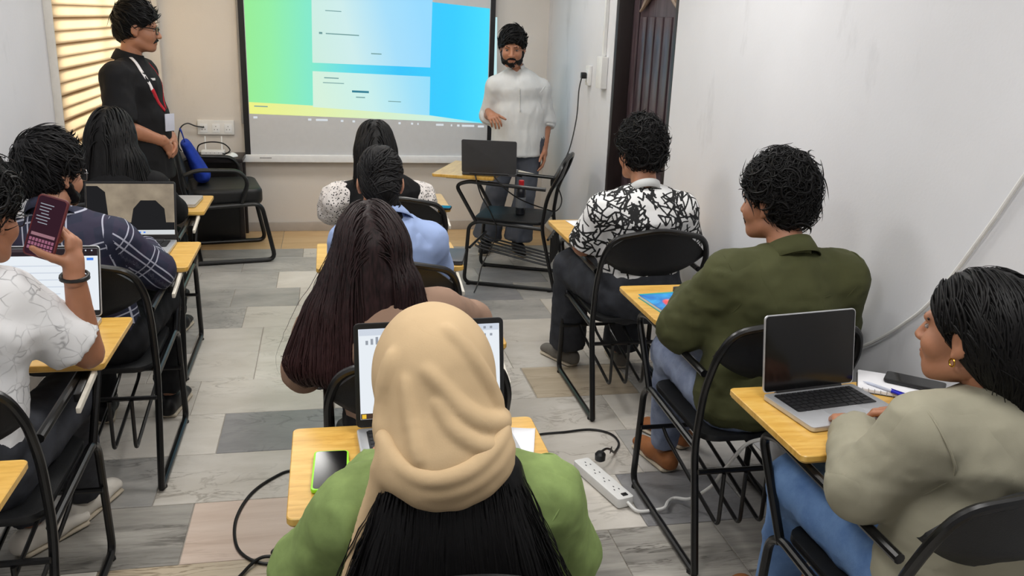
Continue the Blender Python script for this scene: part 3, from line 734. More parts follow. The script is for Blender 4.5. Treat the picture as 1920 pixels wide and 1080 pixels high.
# ------------------------------------------------------------------ bottle on the presenter's chair seat
bt = tag(empty('water_bottle', (1.25, 5.66, .4565)), 'dark water bottle with a red cap on the presenter chair seat', 'bottle')
MB().lathe([(.028, 0), (.033, .006), (.033, .15), (.03, .17), (.016, .19), (.014, .2)], sides=18).build('body', plain('smoked_plastic', rgb(36, 38, 44), .2, .05), bt)
MB().lathe([(.018, .198), (.019, .202), (.019, .228), (.016, .232)], sides=16).build('cap', plain('red_plastic', rgb(214, 40, 48), .35, .05), bt)
MB().lathe([(.0334, .05), (.0334, .12)], sides=18).build('label_band', plain('pale_bottle_label', rgb(120, 124, 130), .5), bt)
# ------------------------------------------------------------------ front left corner
M_tabledk = plain('dark_brown_table_laminate', rgb(40, 34, 34), .4, .15, 10)
tb = tag(empty('side_table', (-.93, 6.985, 0)), 'small dark table holding the router under the front wall sockets', 'table')
MB().box((0, 0, .625), (.60, .33, .03)).build('tabletop', M_tabledk, tb, bevel=.004)
for sx in (-1, 1):
    for sy in (-1, 1): MB().box((sx*.275, sy*.14, .305), (.035, .035, .61)).build('leg', M_tabledk, tb, bevel=.003)
MB().box((0, .14, .45), (.52, .015, .3)).build('back_panel', M_tabledk, tb)
rt_ = tag(empty('router', (-.86, 7.02, .641)), 'white router standing on the dark table below the sockets', 'router')
MB().prism(rrect(-.085, .085, -.05, .05, .012), .004, .032).build('body', M_bar, rt_, bevel=.006)
for sx in (-.06, .06): MB().tube([(sx, .045, .02), (sx, .06, .13)], .005, 8).build('antenna', M_bar, rt_)
for k in range(4): MB().box((-.045+.03*k, -.0495, .018), (.006, .003, .003)).build('indicator', M_greylid, rt_)
for sx in (-1, 1): MB().tube([(sx*.06, 0, 0), (sx*.06, 0, .006)], .01, 8).build('foot', M_blackcable, rt_)
ms = tag(empty('computer_mouse', (-.72, 6.90, .641), .5), 'pale computer mouse on the dark table beside the router', 'mouse')
vs = []; fs = []
for i in range(9):
    th_ = math.pi/2*i/8
    for k in range(16):
        a = 2*math.pi*k/16; vs.append(V(.055*math.cos(a)*math.cos(th_*.999), .032*math.sin(a)*math.cos(th_*.999), .002+.028*math.sin(th_)*(1+.15*math.cos(a))))
for i in range(8):
    for k in range(16): fs.append((i*16+k, i*16+(k+1) % 16, (i+1)*16+(k+1) % 16, (i+1)*16+k))
fs.append(tuple(range(15, -1, -1))); MB().add(vs, fs).build('shell', M_bar, ms)
MB().tube([(.03, -.004, .026), (.03, .004, .026)], .006, 10).build('scroll_wheel', M_greylid, ms)
cable('router_cable', [(-.80, 7.0, .655), (-.76, 6.93, .66), (-.72, 6.86, .70), (-.76, 6.80, .755), (-.85, 6.8, .765), (-.93, 6.83, .74), (-.95, 6.86, .69), (-.92, 6.83, .66), (-.85, 6.80, .648)], .005, M_blackcable, 'black cable looping over the dark side table')
cable('socket_lead', [(-.93, 7.145, .83), (-.99, 7.13, .84), (-1.05, 7.12, .86), (-1.1, 7.1, .82), (-1.12, 7.1, .7), (-1.1, 7.1, .65)], .005, M_blackcable, 'short black lead at the left of the triple socket board')
cpu = tag(empty('computer_tower', (-.86, 6.93, 0)), 'black computer tower on the floor under the dark table', 'computer')
MB().box((0, 0, .19), (.40, .185, .37)).build('case', M_blackpl, cpu, bevel=.006)
MB().box((.203, 0, .19), (.008, .17, .35)).build('front_panel', M_pad, cpu, bevel=.003)
for sx in (-1, 1):
    for sy in (-1, 1): MB().tube([(sx*.17, sy*.07, 0), (sx*.17, sy*.07, .008)], .014, 8).build('foot', M_blackcable, cpu)
# visitor chair with cantilever frame, facing the right wall
vc = tag(empty('visitor_chair', (-.95, 6.45, 0), math.radians(-80)), 'black cushioned cantilever armchair beside the dark side table', 'chair')
for s in (-1, 1):
    x = s*.30
    MB().tube(fillet([(x, .0, .016), (x, .52, .016), (x*.95, .44, .42), (x*.95, .0, .40), (x*.95, -.06, .5), (x*.92, -.1, .86)], .06), .0155, 10).build('side_frame', M_tube, vc)
    MB().tube(fillet([(x*1.0, -.05, .63), (x*1.03, .03, .665), (x*1.03, .30, .655), (x*1.03, .36, .58), (x*.97, .31, .43)], .07), .02, 10, squash=.7).build('armrest', M_pad, vc)
MB().tube([(-.30, .02, .016), (.30, .02, .016)], .0155, 10).build('floor_bar', M_tube, vc)
MB().prism(rrect(-.265, .265, -.02, .46, .07), .405, .52).build('seat_cushion', M_pad, vc, bevel=.035, seg=4)
vs = []; fs = []; n = 10
for i in range(n+1):
    for j_ in range(n+1):
        u, w_ = -1+2*i/n, j_/n; rr = .25*(1-.12*w_*w_)
        for th_ in (0, 1): vs.append(V(u*rr, -.055-.09*w_+.03*u*u+(.05*(1-u**4)*(1-(2*w_-1)**6)+.008)*(1 if th_ else 0)-.01, .53+.34*w_))
idx = lambda i, j_, t_: (i*(n+1)+j_)*2+t_
for i in range(n):
    for j_ in range(n):
        for t_ in (0, 1): fs.append((idx(i, j_, t_), idx(i+1, j_, t_), idx(i+1, j_+1, t_), idx(i, j_+1, t_)))
for i in range(n):
    for j_ in (0, n): fs.append((idx(i, j_, 0), idx(i+1, j_, 0), idx(i+1, j_, 1), idx(i, j_, 1))); fs.append((idx(j_, i, 0), idx(j_, i+1, 0), idx(j_, i+1, 1), idx(j_, i, 1)))
MB().add(vs, fs).build('backrest', M_pad, vc, angle=60)
# ------------------------------------------------------------------ smooth solid modelling for people
class Prim:
    pass
class RC(Prim):                       # tapered capsule
    def __init__(s, a, b, r0, r1=None, f0=False, f1=False):
        s.a = np.array(a, float); s.b = np.array(b, float); s.r0 = r0; s.r1 = r0 if r1 is None else r1; s.f0 = f0; s.f1 = f1
    def box(s):
        return np.minimum(s.a-s.r0, s.b-s.r1), np.maximum(s.a+s.r0, s.b+s.r1)
    def ev(s, X, Y, Z):
        ba = s.b-s.a; L2 = max(ba.dot(ba), 1e-12)
        px, py, pz = X-s.a[0], Y-s.a[1], Z-s.a[2]
        t = (px*ba[0]+py*ba[1]+pz*ba[2])/L2; tc = np.clip(t, 0, 1)
        d = np.sqrt((px-ba[0]*tc)**2+(py-ba[1]*tc)**2+(pz-ba[2]*tc)**2)-(s.r0+(s.r1-s.r0)*tc)
        L = math.sqrt(L2)
        if s.f1: d = np.maximum(d, (t-1)*L)
        if s.f0: d = np.maximum(d, -t*L)
        return d
    def grow(s, g): return RC(s.a, s.b, s.r0+g, s.r1+g, s.f0, s.f1)
class EC(Prim):                       # capsule with an elliptical section; u is its wide direction
    def __init__(s, a, b, u, w0, w1, f0=False, f1=False):
        s.a = np.array(a, float); s.b = np.array(b, float); s.w0 = w0; s.w1 = w1; s.f0 = f0; s.f1 = f1
        s.w = unit(s.b-s.a); u = np.array(u, float); s.u = unit(u-s.w*u.dot(s.w)); s.v = np.cross(s.w, s.u)
    def box(s):
        m0, m1 = max(s.w0), max(s.w1); return np.minimum(s.a-m0, s.b-m1), np.maximum(s.a+m0, s.b+m1)
    def ev(s, X, Y, Z):
        L = np.linalg.norm(s.b-s.a); px, py, pz = X-s.a[0], Y-s.a[1], Z-s.a[2]
        h = px*s.w[0]+py*s.w[1]+pz*s.w[2]; hc = np.clip(h, 0, L); t = hc/L
        pu = px*s.u[0]+py*s.u[1]+pz*s.u[2]; pv = px*s.v[0]+py*s.v[1]+pz*s.v[2]; pw = h-hc
        ra = s.w0[0]+(s.w1[0]-s.w0[0])*t; rb = s.w0[1]+(s.w1[1]-s.w0[1])*t; rm = np.minimum(ra, rb)
        d = (np.sqrt((pu/ra)**2+(pv/rb)**2+(pw/rm)**2)-1)*rm
        if s.f1: d = np.maximum(d, h-L)
        if s.f0: d = np.maximum(d, -h)
        return d
    def grow(s, g): return EC(s.a, s.b, s.u, (s.w0[0]+g, s.w0[1]+g), (s.w1[0]+g, s.w1[1]+g), s.f0, s.f1)
class EL(Prim):                       # ellipsoid, R columns are its axes
    def __init__(s, c, rad, R=None):
        s.c = np.array(c, float); s.r = np.array(rad, float); s.R = np.eye(3) if R is None else R
    def box(s):
        e = np.sqrt(((s.R*s.r)**2).sum(1)); return s.c-e, s.c+e
    def ev(s, X, Y, Z):
        px, py, pz = X-s.c[0], Y-s.c[1], Z-s.c[2]; k0 = 0; k1 = 0
        for i in range(3):
            q = px*s.R[0, i]+py*s.R[1, i]+pz*s.R[2, i]; k0 = k0+(q/s.r[i])**2; k1 = k1+(q/s.r[i]**2)**2
        k0 = np.sqrt(k0); k1 = np.sqrt(k1)
        return k0*(k0-1)/np.maximum(k1, 1e-9)
    def grow(s, g): return EL(s.c, s.r+g, s.R)
class HS(Prim):                       # half space: negative where (p-c).n < 0
    def __init__(s, c, n): s.c = np.array(c, float); s.n = unit(n)
    def ev(s, X, Y, Z): return (X-s.c[0])*s.n[0]+(Y-s.c[1])*s.n[1]+(Z-s.c[2])*s.n[2]
def smin(a, b, k):
    h = np.clip(.5+.5*(b-a)/k, 0, 1); return b+(a-b)*h-k*h*(1-h)
class Solid:
    def __init__(s): s.ops = []
    def u(s, p, k=.03): s.ops.append(('u', p, k)); return s
    def us(s, ps, k=.03):
        for p in ps: s.u(p, k)
        return s
    def sub(s, p, k=.01): s.ops.append(('s', p, k)); return s
    def cut(s, p, k=.004): s.ops.append(('i', p, k)); return s
    def bounds(s):
        lo = np.full(3, 9.); hi = np.full(3, -9.)
        for op, p, k in s.ops:
            if op == 'u':
                a, b = p.box(); lo = np.minimum(lo, a); hi = np.maximum(hi, b)
        return lo, hi
    def at(s, P):
        D = np.full(len(P), 1.); X, Y, Z = P[:, 0], P[:, 1], P[:, 2]
        for op, p, k in s.ops:
            d = p.ev(X, Y, Z)
            if op == 'u': D = smin(D, d, k)
            elif op == 's': D = -smin(-D, d, k)
            else: D = -smin(-D, -d, k)
        return D
    def grad(s, P, e=.004):
        d = s.at(P); g = np.stack([s.at(P+np.eye(3)[i]*e)-d for i in range(3)], 1)/e
        return d, g/np.maximum(np.linalg.norm(g, axis=1), 1e-6)[:, None]
    def grid(s, res):
        lo, hi = s.bounds(); lo = lo-res*3; hi = hi+res*3
        n = np.ceil((hi-lo)/res).astype(int)+1
        ax = [lo[i]+res*np.arange(n[i]) for i in range(3)]
        D = np.full(n, .5, np.float32)
        for op, p, k in s.ops:
            if op == 'i': sl = [slice(0, n[i]) for i in range(3)]
            else:
                a, b = p.box(); m = k+2.5*res
                i0 = np.clip(np.floor((a-m-lo)/res).astype(int), 0, n); i1 = np.clip(np.ceil((b+m-lo)/res).astype(int)+1, 0, n)
                if (i1 <= i0).any(): continue
                sl = [slice(i0[i], i1[i]) for i in range(3)]
            X = ax[0][sl[0]][:, None, None]; Y = ax[1][sl[1]][None, :, None]; Z = ax[2][sl[2]][None, None, :]
            d = p.ev(X, Y, Z).astype(np.float32); q = D[tuple(sl)]
            if op == 'u': D[tuple(sl)] = smin(q, d, k)
            elif op == 's': D[tuple(sl)] = -smin(-q, d, k)
            else: D[tuple(sl)] = -smin(-q, -d, k)
        return D, lo
    def mesh(s, res):
        D, lo = s.grid(res); return surface_nets(D, lo, res)
CORN = [(0, 0, 0), (1, 0, 0), (0, 1, 0), (1, 1, 0), (0, 0, 1), (1, 0, 1), (0, 1, 1), (1, 1, 1)]
EDG = [(0, 1), (2, 3), (4, 5), (6, 7), (0, 2), (1, 3), (4, 6), (5, 7), (0, 4), (1, 5), (2, 6), (3, 7)]
def surface_nets(D, lo, res):
    ins = D < 0; n = np.array(D.shape)-1
    cnt = np.zeros(n, np.int8)
    for c in CORN: cnt += ins[c[0]:c[0]+n[0], c[1]:c[1]+n[1], c[2]:c[2]+n[2]]
    cells = np.argwhere((cnt > 0) & (cnt < 8)); N = len(cells)
    idx = np.full(n, -1, np.int64); idx[tuple(cells.T)] = np.arange(N)
    vals = np.stack([D[cells[:, 0]+c[0], cells[:, 1]+c[1], cells[:, 2]+c[2]] for c in CORN], 1)
    acc = np.zeros((N, 3)); k = np.zeros(N); C = np.array(CORN, float)
    for a, b in EDG:
        va, vb = vals[:, a], vals[:, b]; m = (va < 0) != (vb < 0)
        t = va[m]/(va[m]-vb[m]); acc[m] += C[a]+(C[b]-C[a])*t[:, None]; k[m] += 1
    V_ = lo+(cells+acc/k[:, None])*res
    F = []
    for ax in range(3):
        o1, o2 = [i for i in range(3) if i != ax]
        sl0 = [slice(None)]*3; sl1 = [slice(None)]*3
        sl0[ax] = slice(0, -1); sl1[ax] = slice(1, None)
        A, B = ins[tuple(sl0)], ins[tuple(sl1)]
        e = np.argwhere(A != B); e = e[(e[:, o1] > 0) & (e[:, o2] > 0) & (e[:, o1] < D.shape[o1]-1) & (e[:, o2] < D.shape[o2]-1)]
        flip = A[tuple(e.T)]
        def cell(d1, d2):
            q = e.copy(); q[:, o1] += d1; q[:, o2] += d2; return idx[tuple(q.T)]
        q = np.stack([cell(-1, -1), cell(0, -1), cell(0, 0), cell(-1, 0)], 1)
        if ax == 1: flip = ~flip
        q[~flip] = q[~flip][:, ::-1]; F.append(q)
    return V_, np.concatenate(F)
def vnormals(V_, F):
    n = np.cross(V_[F[:, 2]]-V_[F[:, 0]], V_[F[:, 3]]-V_[F[:, 1]]) if F.shape[1] == 4 else np.cross(V_[F[:, 1]]-V_[F[:, 0]], V_[F[:, 2]]-V_[F[:, 0]])
    N = np.zeros_like(V_)
    for i in range(F.shape[1]): np.add.at(N, F[:, i], n)
    return N/np.maximum(np.linalg.norm(N, axis=1), 1e-12)[:, None]
NR = np.random.RandomState(7)
LAT = NR.rand(32, 32, 32)
def vnoise(P):
    i = np.floor(P).astype(int); f = P-i; f = f*f*(3-2*f); i &= 31; j = (i+1) & 31
    r = 0
    for a in (0, 1):
        for b in (0, 1):
            for c in (0, 1):
                w = (f[:, 0] if a else 1-f[:, 0])*(f[:, 1] if b else 1-f[:, 1])*(f[:, 2] if c else 1-f[:, 2])
                r = r+w*LAT[(j if a else i)[:, 0], (j if b else i)[:, 1], (j if c else i)[:, 2]]
    return r-.5
class Geo:
    """collects arrays of vertices and quads for one mesh object"""
    def __init__(s): s.V = []; s.F = []; s.n = 0
    def add(s, V_, F):
        s.V.append(V_); s.F.append(F+s.n); s.n += len(V_); return s
    def build(s, name, mat, parent, org, colors=None):
        V_ = np.concatenate(s.V)-np.array(org); F = np.concatenate(s.F)
        me = bpy.data.meshes.new(name); nv, nf = len(V_), len(F); w = F.shape[1]
        me.vertices.add(nv); me.vertices.foreach_set('co', V_.astype(np.float32).ravel())
        me.loops.add(nf*w); me.loops.foreach_set('vertex_index', F.astype(np.int32).ravel())
        me.polygons.add(nf); me.polygons.foreach_set('loop_start', np.arange(0, nf*w, w, dtype=np.int32))
        me.polygons.foreach_set('use_smooth', np.ones(nf, bool)); me.update(calc_edges=True); me.validate()
        if colors is not None:
            at = me.color_attributes.new('print', 'FLOAT_COLOR', 'POINT')
            at.data.foreach_set('color', colors.astype(np.float32).ravel())
        me.materials.append(mat)
        return link(bpy.data.objects.new(name, me), parent)
def locks(paths, normals, w, th, taper=1.0):
    """flat tapering strands; paths (N,S,3), normals (N,S,3)"""
    N, S_, _ = paths.shape
    T = np.gradient(paths, axis=1); T /= np.maximum(np.linalg.norm(T, axis=2), 1e-9)[..., None]
    Bn = np.cross(T, normals); Bn /= np.maximum(np.linalg.norm(Bn, axis=2), 1e-9)[..., None]
    Nn = np.cross(Bn, T)
    s = np.linspace(0, 1, S_); prof = np.clip(np.minimum(s*6+.25, 1), 0, 1)*(1-taper*s**2.2*.93)
    w = np.broadcast_to(np.asarray(w, float), (N,)); a = (w[:, None]*prof[None])[..., None]; c = (th/np.mean(w)*w[:, None]*prof[None])[..., None]
    ring = np.stack([paths+Bn*a, paths+Nn*c, paths-Bn*a, paths-Nn*c*.6], 2)      # N,S,4,3
    V_ = ring.reshape(-1, 3); base = (np.arange(N)*S_*4)[:, None, None]; r = (np.arange(S_-1)*4)[None, :, None]; k = np.arange(4)[None, None, :]
    i0 = base+r+k; i1 = base+r+(k+1) % 4
    F = np.stack([i0, i1, i1+4, i0+4], -1).reshape(-1, 4)
    return V_, F
def flow(solid, P, D, steps, step, comb, off=.002, wob=.0, seed=1, hang=.05, lift=None):
    """run strands over a solid: comb(P, D, k) gives the wanted direction"""
    r = np.random.RandomState(seed); path = [P.copy()]; nrm = []
    d, g = solid.grad(P); nrm.append(g)
    step = np.broadcast_to(np.asarray(step, float), (len(P),))[:, None]
    o = off if np.ndim(off) else np.full(len(P), off)
    for k in range(steps):
        D = comb(P, D, k)+r.randn(*P.shape)*wob
        near = d < hang
        D = np.where(near[:, None], D-g*np.sum(D*g, 1)[:, None], D)
        D = D/np.maximum(np.linalg.norm(D, axis=1), 1e-6)[:, None]
        P = P+D*step
        d, g = solid.grad(P)
        tgt = o if lift is None else o+lift*(k+1)/steps
        P = np.where((d < hang)[:, None], P-g*(d-tgt)[:, None]*.9, P)
        path.append(P.copy()); nrm.append(g)
    return np.stack(path, 1), np.stack(nrm, 1)
# ------------------------------------------------------------------ people: materials
def skin_mat(name, col):
    m, nt, b = new_mat(name); v = coords(nt)
    c = ramp(nt, noise(nt, v, 14, 4), [(.3, shade(col, .88)), (.7, shade(col, 1.08))])
    nt.links.new(c, b.inputs['Base Color']); b.inputs['Roughness'].default_value = .5
    b.inputs['Subsurface Weight'].default_value = .08; b.inputs['Subsurface Radius'].default_value = (.012, .005, .003)
    bump(nt, b, noise(nt, v, 220, 2), .08, .002); return m
SK1 = skin_mat('warm_brown_skin', rgb(168, 116, 88)); SK2 = skin_mat('deep_brown_skin', rgb(128, 84, 64)); SK3 = skin_mat('tan_skin', rgb(186, 134, 106))
def hair_mat(name, col, tip=None, rough=.52):
    m, nt, b = new_mat(name); v = coords(nt, (60, 60, 4))
    n = noise(nt, v, 3, 4); c = ramp(nt, n, [(.3, shade(col, .6)), (.75, shade(tip or col, 1.3))])
    nt.links.new(c, b.inputs['Base Color']); b.inputs['Roughness'].default_value = rough; b.inputs['Specular IOR Level'].default_value = .22
    return m
H_BLACK = hair_mat('black_hair', rgb(13, 12, 13)); H_SOFT = hair_mat('soft_black_hair', rgb(18, 17, 19), rough=.6)
H_BROWN = hair_mat('dark_brown_hair', rgb(22, 16, 17), rgb(44, 28, 29), .5)
nt = H_BROWN.node_tree; b = nt.nodes['Principled BSDF']; src = b.inputs['Base Color'].links[0].from_socket      # dyed reddish ends
tc_ = nt.nodes.new('ShaderNodeTexCoord'); sz = nt.nodes.new('ShaderNodeSeparateXYZ'); nt.links.new(tc_.outputs['Object'], sz.inputs[0])
fz = ramp(nt, mth(nt, 'ADD', sz.outputs[2], mth(nt, 'MULTIPLY', noise(nt, coords(nt, (40, 40, 6)), 1, 3), .16)), [(.36, (1, 1, 1, 1)), (.62, (0, 0, 0, 1))])
nt.links.new(mixc(nt, mth(nt, 'MULTIPLY', fz, .55), src, rgb(70, 42, 42)), b.inputs['Base Color'])
M_eye = plain('eye_white', rgb(138, 128, 122), .45, .03); M_iris = plain('dark_iris', rgb(22, 14, 12), .15)
M_lip = plain('lip_skin', rgb(130, 74, 66), .5, .1)
M_lens_frame = plain('black_spectacle_frame', rgb(14, 14, 15), .3); M_wire = plain('metal_spectacle_frame', rgb(150, 150, 152), .25, metal=.8)
m, nt, b = new_mat('spectacle_lens'); b.inputs['Base Color'].default_value = (.96, .97, .98, 1); b.inputs['Transmission Weight'].default_value = 1; b.inputs['Roughness'].default_value = .03; b.inputs['IOR'].default_value = 1.05; M_lens = m
def cloth(name, col, rough=.85, var=.12, scale=9, weave=.25, sheen=.0, crease=1.0):
    m = plain(name, col, rough, var, scale, 0, 420, spec=.25, sheen=sheen); nt = m.node_tree; b = nt.nodes['Principled BSDF']
    v = coords(nt); wr = mth(nt, 'ABSOLUTE', mth(nt, 'SUBTRACT', noise(nt, coords(nt, (1, 1, .5), rot=(.3, .5, .2)), 8, 1.5, .45, .5), .5))
    h = mth(nt, 'ADD', mth(nt, 'MULTIPLY', wr, crease), mth(nt, 'MULTIPLY', noise(nt, v, 420, 2), .05*weave))
    bump(nt, b, h, .5, .022); return m
C_POLO = cloth('black_pique_cotton', rgb(24, 24, 26)); C_WHITE = cloth('white_cotton', rgb(204, 206, 206), var=.04)
C_OLIVE = cloth('olive_green_cotton', rgb(72, 74, 46)); C_SAGE = cloth('sage_grey_knit', rgb(150, 146, 128), var=.06)
C_GREEN = cloth('leaf_green_linen', rgb(126, 146, 88), var=.12, scale=30); C_BEIGE = cloth('beige_georgette', rgb(192, 166, 130), var=.04, crease=.35)
C_BROWN = cloth('dusty_brown_knit', rgb(150, 122, 104), var=.06); C_BLUE = cloth('light_blue_cotton', rgb(152, 172, 214), var=.06)
C_BLACK = cloth('black_cotton', rgb(16, 16, 18)); C_GREYTR = cloth('grey_trouser_cloth', rgb(84, 88, 98)); C_DKJEAN = cloth('charcoal_denim', rgb(52, 54, 60), var=.25, scale=20)
C_BLKTR = cloth('black_trouser_cloth', rgb(22, 23, 26))
def denim(name, col, pale):
    m, nt, b = new_mat(name); v = coords(nt)
    c = ramp(nt, noise(nt, v, 7, 5, .65), [(.3, col), (.72, pale)]); nt.links.new(c, b.inputs['Base Color']); b.inputs['Roughness'].default_value = .9
    bump(nt, b, noise(nt, v, 400, 2), .3, .003); return m
C_JEAN1 = denim('washed_blue_grey_denim', rgb(96, 108, 138), rgb(160, 172, 198)); C_JEAN2 = denim('mid_blue_denim', rgb(70, 104, 156), rgb(116, 150, 196))
C_SHOEW = cloth('white_canvas_shoe', rgb(222, 216, 206), var=.06); C_SHOEG = cloth('grey_foam_clog', rgb(110, 106, 100), .6, .1); C_TAN = cloth('tan_leather', rgb(150, 96, 58), .6, .15); C_SHOEB = cloth('black_shoe', rgb(24, 24, 26), .5)
M_sole = plain('pale_rubber_sole', rgb(190, 178, 158), .7, .1)
# plaid follows the sleeve and body directions stored on the mesh
m, nt, b = new_mat('navy_plaid_cotton')
at = nt.nodes.new('ShaderNodeAttribute'); at.attribute_name = 'print'; sp_ = nt.nodes.new('ShaderNodeSeparateXYZ'); nt.links.new(at.outputs['Vector'], sp_.inputs[0])
def line(nt, x, period, width, off=0):
    f_ = mth(nt, 'FRACT', mth(nt, 'ADD', mth(nt, 'DIVIDE', x, period), 40+off)); return mth(nt, 'LESS_THAN', mth(nt, 'ABSOLUTE', mth(nt, 'SUBTRACT', f_, .5)), width/period/2)
l1 = mth(nt, 'MAXIMUM', line(nt, sp_.outputs[0], .125, .005), line(nt, sp_.outputs[0], .125, .005, .16)); l2 = mth(nt, 'MAXIMUM', line(nt, sp_.outputs[1], .135, .005), line(nt, sp_.outputs[1], .135, .005, .16))
l3 = mth(nt, 'MAXIMUM', line(nt, sp_.outputs[0], .125, .03, .5), line(nt, sp_.outputs[1], .135, .03, .5))
msk_ = mth(nt, 'GREATER_THAN', sp_.outputs[2], .98)
c = mixc(nt, mth(nt, 'MULTIPLY', mth(nt, 'MULTIPLY', l3, msk_), .4), rgb(27, 31, 54), rgb(48, 36, 60))
c = mixc(nt, mth(nt, 'MULTIPLY', mth(nt, 'MULTIPLY', mth(nt, 'MAXIMUM', l1, l2), msk_), .68), c, rgb(196, 198, 214)); nt.links.new(c, b.inputs['Base Color']); b.inputs['Roughness'].default_value = .85; C_PLAID = m
# scribbles printed on the shirt (per vertex ink)
m, nt, b = new_mat('scribble_print_cotton'); at = nt.nodes.new('ShaderNodeAttribute'); at.attribute_name = 'print'
ik = ramp(nt, at.outputs['Fac'], [(.4, (0, 0, 0, 1)), (.6, (1, 1, 1, 1))])
nt.links.new(mixc(nt, ik, rgb(226, 226, 226), rgb(20, 20, 22)), b.inputs['Base Color']); b.inputs['Roughness'].default_value = .8; C_SCRIB = m
# white shirt with fine crackled line print
m, nt, b = new_mat('white_line_print_cotton'); v = coords(nt)
nz = nt.nodes.new('ShaderNodeTexNoise'); nz.inputs['Scale'].default_value = 16; nt.links.new(v, nz.inputs['Vector'])
ad = nt.nodes.new('ShaderNodeMix'); ad.data_type = 'VECTOR'; ad.inputs[0].default_value = .045; nt.links.new(v, ad.inputs[4]); nt.links.new(nz.outputs['Color'], ad.inputs[5])
vo = nt.nodes.new('ShaderNodeTexVoronoi'); vo.feature = 'DISTANCE_TO_EDGE'; vo.inputs['Scale'].default_value = 27; nt.links.new(ad.outputs[1], vo.inputs['Vector'])
ln = ramp(nt, vo.outputs['Distance'], [(.0, (1, 1, 1, 1)), (.06, (0, 0, 0, 1))])
mk = ramp(nt, noise(nt, v, 9, 3), [(.42, (0, 0, 0, 1)), (.6, (1, 1, 1, 1))])
nt.links.new(mixc(nt, mth(nt, 'MULTIPLY', mth(nt, 'MULTIPLY', ln, mk), .75), rgb(226, 226, 228), rgb(92, 92, 98)), b.inputs['Base Color']); b.inputs['Roughness'].default_value = .8; C_LINES = m
# white sleeves with small black dots
m, nt, b = new_mat('polka_dot_cotton'); v = coords(nt); vo = nt.nodes.new('ShaderNodeTexVoronoi'); vo.inputs['Scale'].default_value = 85; nt.links.new(v, vo.inputs['Vector'])
nt.links.new(mixc(nt, ramp(nt, vo.outputs['Distance'], [(.26, (1, 1, 1, 1)), (.34, (0, 0, 0, 1))]), rgb(214, 208, 204), rgb(30, 28, 30)), b.inputs['Base Color']); b.inputs['Roughness'].default_value = .8; C_DOTS = m

# ------------------------------------------------------------------ people: bodies
def frame(yaw, pitch=0, roll=0):
    return rotz(math.radians(yaw))@rotx(math.radians(-pitch))@roty(math.radians(roll))
def head_solid(c, R, sc=1.0, fem=False):
    L = lambda x, y, z: c+R@(V(x, y, z)*sc)
    E = lambda p, r: EL(L(*p), np.array(r)*sc, R)
    C_ = lambda a, b_, r, q=None: RC(L(*a), L(*b_), r*sc, (r if q is None else q)*sc)
    s = Solid(); j = .9 if fem else 1
    s.u(E((0, -.018, .033), (.076, .096, .086)), .03).u(E((0, .028, -.022), (.063*j, .066, .088)), .03)
    s.u(E((0, .045, -.082), (.047*j, .045, .036)), .025).u(E((0, .074, -.098), (.02, .018, .018)), .02)
    for q in (-1, 1):
        s.u(E((q*.04, .058, -.034), (.026, .03, .03)), .02).u(C_((q*.045, .0, -.07), (q*.03, .06, -.098), .02, .016), .02)
    s.u(C_((-.036, .082, .020), (.036, .082, .020), .012), .015)
    for q in (-1, 1): s.sub(E((q*.032, .102, -.001), (.019, .017, .013)), .012)
    s.u(C_((0, .090, .008), (0, .110, -.034), .008, .0125), .012)
    for q in (-1, 1): s.u(E((q*.012, .100, -.037), (.009, .011, .008)), .008)
    s.u(C_((-.018, .090, -.061), (.018, .090, -.061), .0075), .008).u(C_((-.015, .089, -.073), (.015, .089, -.073), .008), .008)
    for q in (-1, 1):
        Re = R@rotz(q*.35)@rotx(-.15)
        s.u(EL(L(q*.079, -.008, -.006), V(.009, .021, .032)*sc, Re), .008)
        s.sub(EL(L(q*.087, -.002, -.002), V(.006, .011, .017)*sc, Re), .005)
        s.u(EL(L(q*.077, .0, -.034), V(.008, .009, .010)*sc, Re), .006)
    return s, L
def hand_prims(wr, d, n, right, curl=(25, 28, 30, 32), thumb=(.55, .75, .35), sc=1.0, spread=.10, tc=20):
    d = unit(d); n = unit(np.array(n, float)-d*np.dot(n, d)); s = np.cross(d, n)*(1 if right else -1)
    ps = []; kn = wr+d*.088*sc
    ps.append((EC(wr+d*.012*sc, kn-d*.012*sc, s, (.030*sc, .019*sc), (.039*sc, .014*sc)), .012))
    ps.append((RC(wr-d*.02*sc, wr+d*.03*sc, .026*sc, .024*sc), .015))
    lens = (.078, .086, .080, .062)
    for i in range(4):
        o = (.030-.020*i)*sc; p = kn+s*o-d*abs(i-1.2)*.005*sc; fd = unit(d+s*spread*(1.5-i)*.5); r_ = (.0092-.0006*abs(i-1))*sc
        p0 = p-d*.02*sc; ang = 0; segs = (.45, .32, .23); ps.append((RC(p0, p, r_*1.15, r_), .006))
        for k, f_ in enumerate(segs):
            ang += math.radians(curl[i]*(1, 1.15, .8)[k]); dd = fd*math.cos(ang)+n*math.sin(ang); q = p+dd*lens[i]*f_*sc
            ps.append((RC(p, q, r_*(1-.1*k), r_*(.92-.1*k)), .003)); p = q
    td = unit(d*thumb[0]+s*thumb[1]+n*thumb[2]); p = wr+d*.022*sc+s*.018*sc+n*.004*sc; q = p+td*.044*sc
    ps.append((RC(p, q, .0145*sc, .0115*sc), .01)); t2 = unit(td*math.cos(math.radians(tc))+(d*.8-s*.3)*math.sin(math.radians(tc))); r2 = q+t2*.034*sc
    ps.append((RC(q, r2, .011*sc, .0095*sc), .004)); ps.append((RC(r2, r2+unit(t2+d*.2)*.024*sc, .0095*sc, .0075*sc), .003))
    return ps
